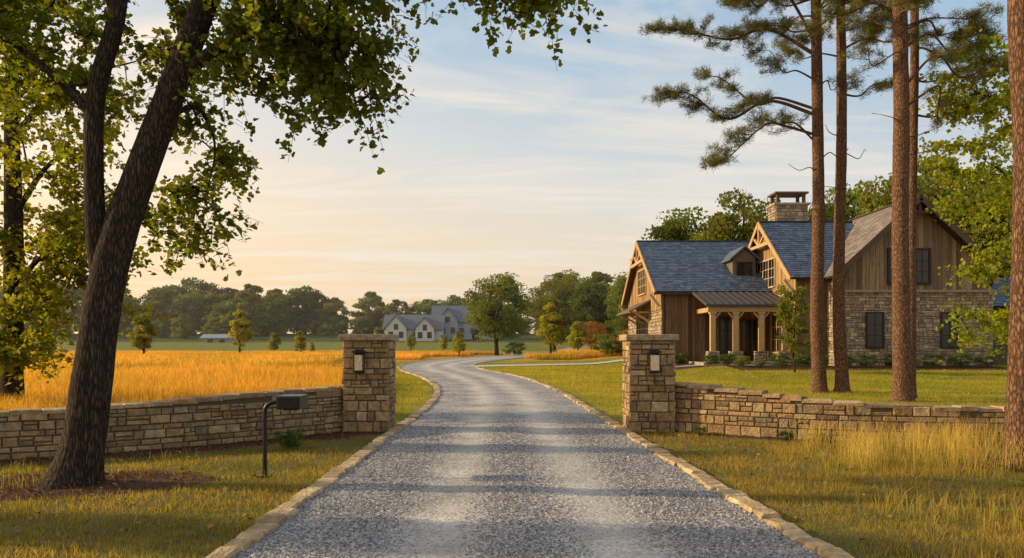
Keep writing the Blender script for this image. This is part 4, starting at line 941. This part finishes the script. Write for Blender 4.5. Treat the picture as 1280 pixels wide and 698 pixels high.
# ------------------------------------------------------------------ light and sky
EL, AZ = 19.0, 277.0
el, az = math.radians(EL), math.radians(AZ)
sv = Vector((math.sin(az) * math.cos(el), math.cos(az) * math.cos(el), math.sin(el)))
sl = bpy.data.lights.new('sun', 'SUN'); sl.energy = 5.0; sl.angle = math.radians(.6); sl.color = (1.0, .77, .43)
so = bpy.data.objects.new('sun', sl); scene.collection.objects.link(so); so.rotation_euler = sv.to_track_quat('Z', 'Y').to_euler(); so.location = (-20, 0, 30)
w = bpy.data.worlds.new('World'); scene.world = w; w.use_nodes = True; nt = w.node_tree; nt.nodes.clear(); N = nt.nodes.new; L = nt.links.new
out = N('ShaderNodeOutputWorld'); bg = N('ShaderNodeBackground'); bg.inputs[1].default_value = .12; L(bg.outputs[0], out.inputs[0])
sky = N('ShaderNodeTexSky'); sky.sky_type = 'NISHITA'; sky.sun_disc = False; sky.sun_elevation = el; sky.sun_rotation = az; sky.air_density = 1.0; sky.dust_density = 1.5; sky.ozone_density = 1.5
tc = N('ShaderNodeTexCoord'); sp = N('ShaderNodeSeparateXYZ'); L(tc.outputs['Generated'], sp.inputs[0])
rp = N('ShaderNodeValToRGB'); E = rp.color_ramp.elements
E[0].position = 0; E[0].color = (1.0, .70, .38, 1); E[1].position = 1; E[1].color = (.26, .40, .60, 1)
for p, c in [(.05, (1.0, .75, .47, 1)), (.12, (.93, .79, .60, 1)), (.22, (.74, .76, .74, 1)), (.34, (.47, .61, .74, 1)), (.5, (.33, .50, .70, 1))]:
    q = E.new(p); q.color = c
sh = N('ShaderNodeMath'); sh.operation = 'MULTIPLY_ADD'; sh.inputs[1].default_value = .12; L(sp.outputs[0], sh.inputs[0]); L(sp.outputs[2], sh.inputs[2]); L(sh.outputs[0], rp.inputs[0])
dv = N('ShaderNodeVectorMath'); dv.operation = 'DIVIDE'; cb = N('ShaderNodeCombineXYZ'); zc = N('ShaderNodeMath'); zc.operation = 'ADD'; zc.inputs[1].default_value = .09; L(sp.outputs[2], zc.inputs[0])
for k in range(3): L(zc.outputs[0], cb.inputs[k])
L(tc.outputs['Generated'], dv.inputs[0]); L(cb.outputs[0], dv.inputs[1])
mp = N('ShaderNodeMapping'); mp.inputs['Scale'].default_value = (.5, 1.7, 0); mp.inputs['Rotation'].default_value = (0, 0, .3); mp.inputs['Location'].default_value = (1.7, .6, 0); L(dv.outputs[0], mp.inputs[0])
cn = N('ShaderNodeTexNoise'); cn.inputs['Scale'].default_value = 1.1; cn.inputs['Detail'].default_value = 10; cn.inputs['Roughness'].default_value = .62; cn.inputs['Distortion'].default_value = 1.2; L(mp.outputs[0], cn.inputs['Vector'])
cm = N('ShaderNodeMapRange'); cm.inputs[1].default_value = .46; cm.inputs[2].default_value = .66; cm.inputs[4].default_value = .85; L(cn.outputs[0], cm.inputs[0])
mx = N('ShaderNodeMix'); mx.data_type = 'RGBA'; L(cm.outputs[0], mx.inputs[0]); L(rp.outputs[0], mx.inputs[6]); mx.inputs[7].default_value = (.98, .88, .75, 1)
dt = N('ShaderNodeVectorMath'); dt.operation = 'DOT_PRODUCT'; L(tc.outputs['Generated'], dt.inputs[0]); dt.inputs[1].default_value = (sv.x, sv.y, .12)
mxx = N('ShaderNodeMath'); mxx.operation = 'MAXIMUM'; mxx.inputs[1].default_value = 0; L(dt.outputs['Value'], mxx.inputs[0])
pw = N('ShaderNodeMath'); pw.operation = 'POWER'; pw.inputs[1].default_value = 2.5; L(mxx.outputs[0], pw.inputs[0])
gl = N('ShaderNodeVectorMath'); gl.operation = 'SCALE'; gl.inputs[0].default_value = (.9, .45, .10); L(pw.outputs[0], gl.inputs['Scale'])
ga = N('ShaderNodeVectorMath'); ga.operation = 'ADD'; L(mx.outputs[2], ga.inputs[0]); L(gl.outputs[0], ga.inputs[1])
scl = N('ShaderNodeVectorMath'); scl.operation = 'SCALE'; scl.inputs['Scale'].default_value = 1 / .12; L(ga.outputs[0], scl.inputs[0])
m2 = N('ShaderNodeMix'); m2.data_type = 'RGBA'; m2.inputs[0].default_value = .92; L(sky.outputs[0], m2.inputs[6]); L(scl.outputs[0], m2.inputs[7])
L(m2.outputs[2], bg.inputs[0])
# ------------------------------------------------------------------ camera
cam = bpy.data.cameras.new('camera'); co = bpy.data.objects.new('camera', cam); scene.collection.objects.link(co)
co.location = (0, 0, 1.7); co.rotation_euler = (math.radians(90), 0, 0); cam.lens = 36 * 1000 / 1280; cam.sensor_width = 36; cam.shift_y = 81 / 1280; cam.clip_end = 4000; cam.clip_start = .05
scene.camera = co
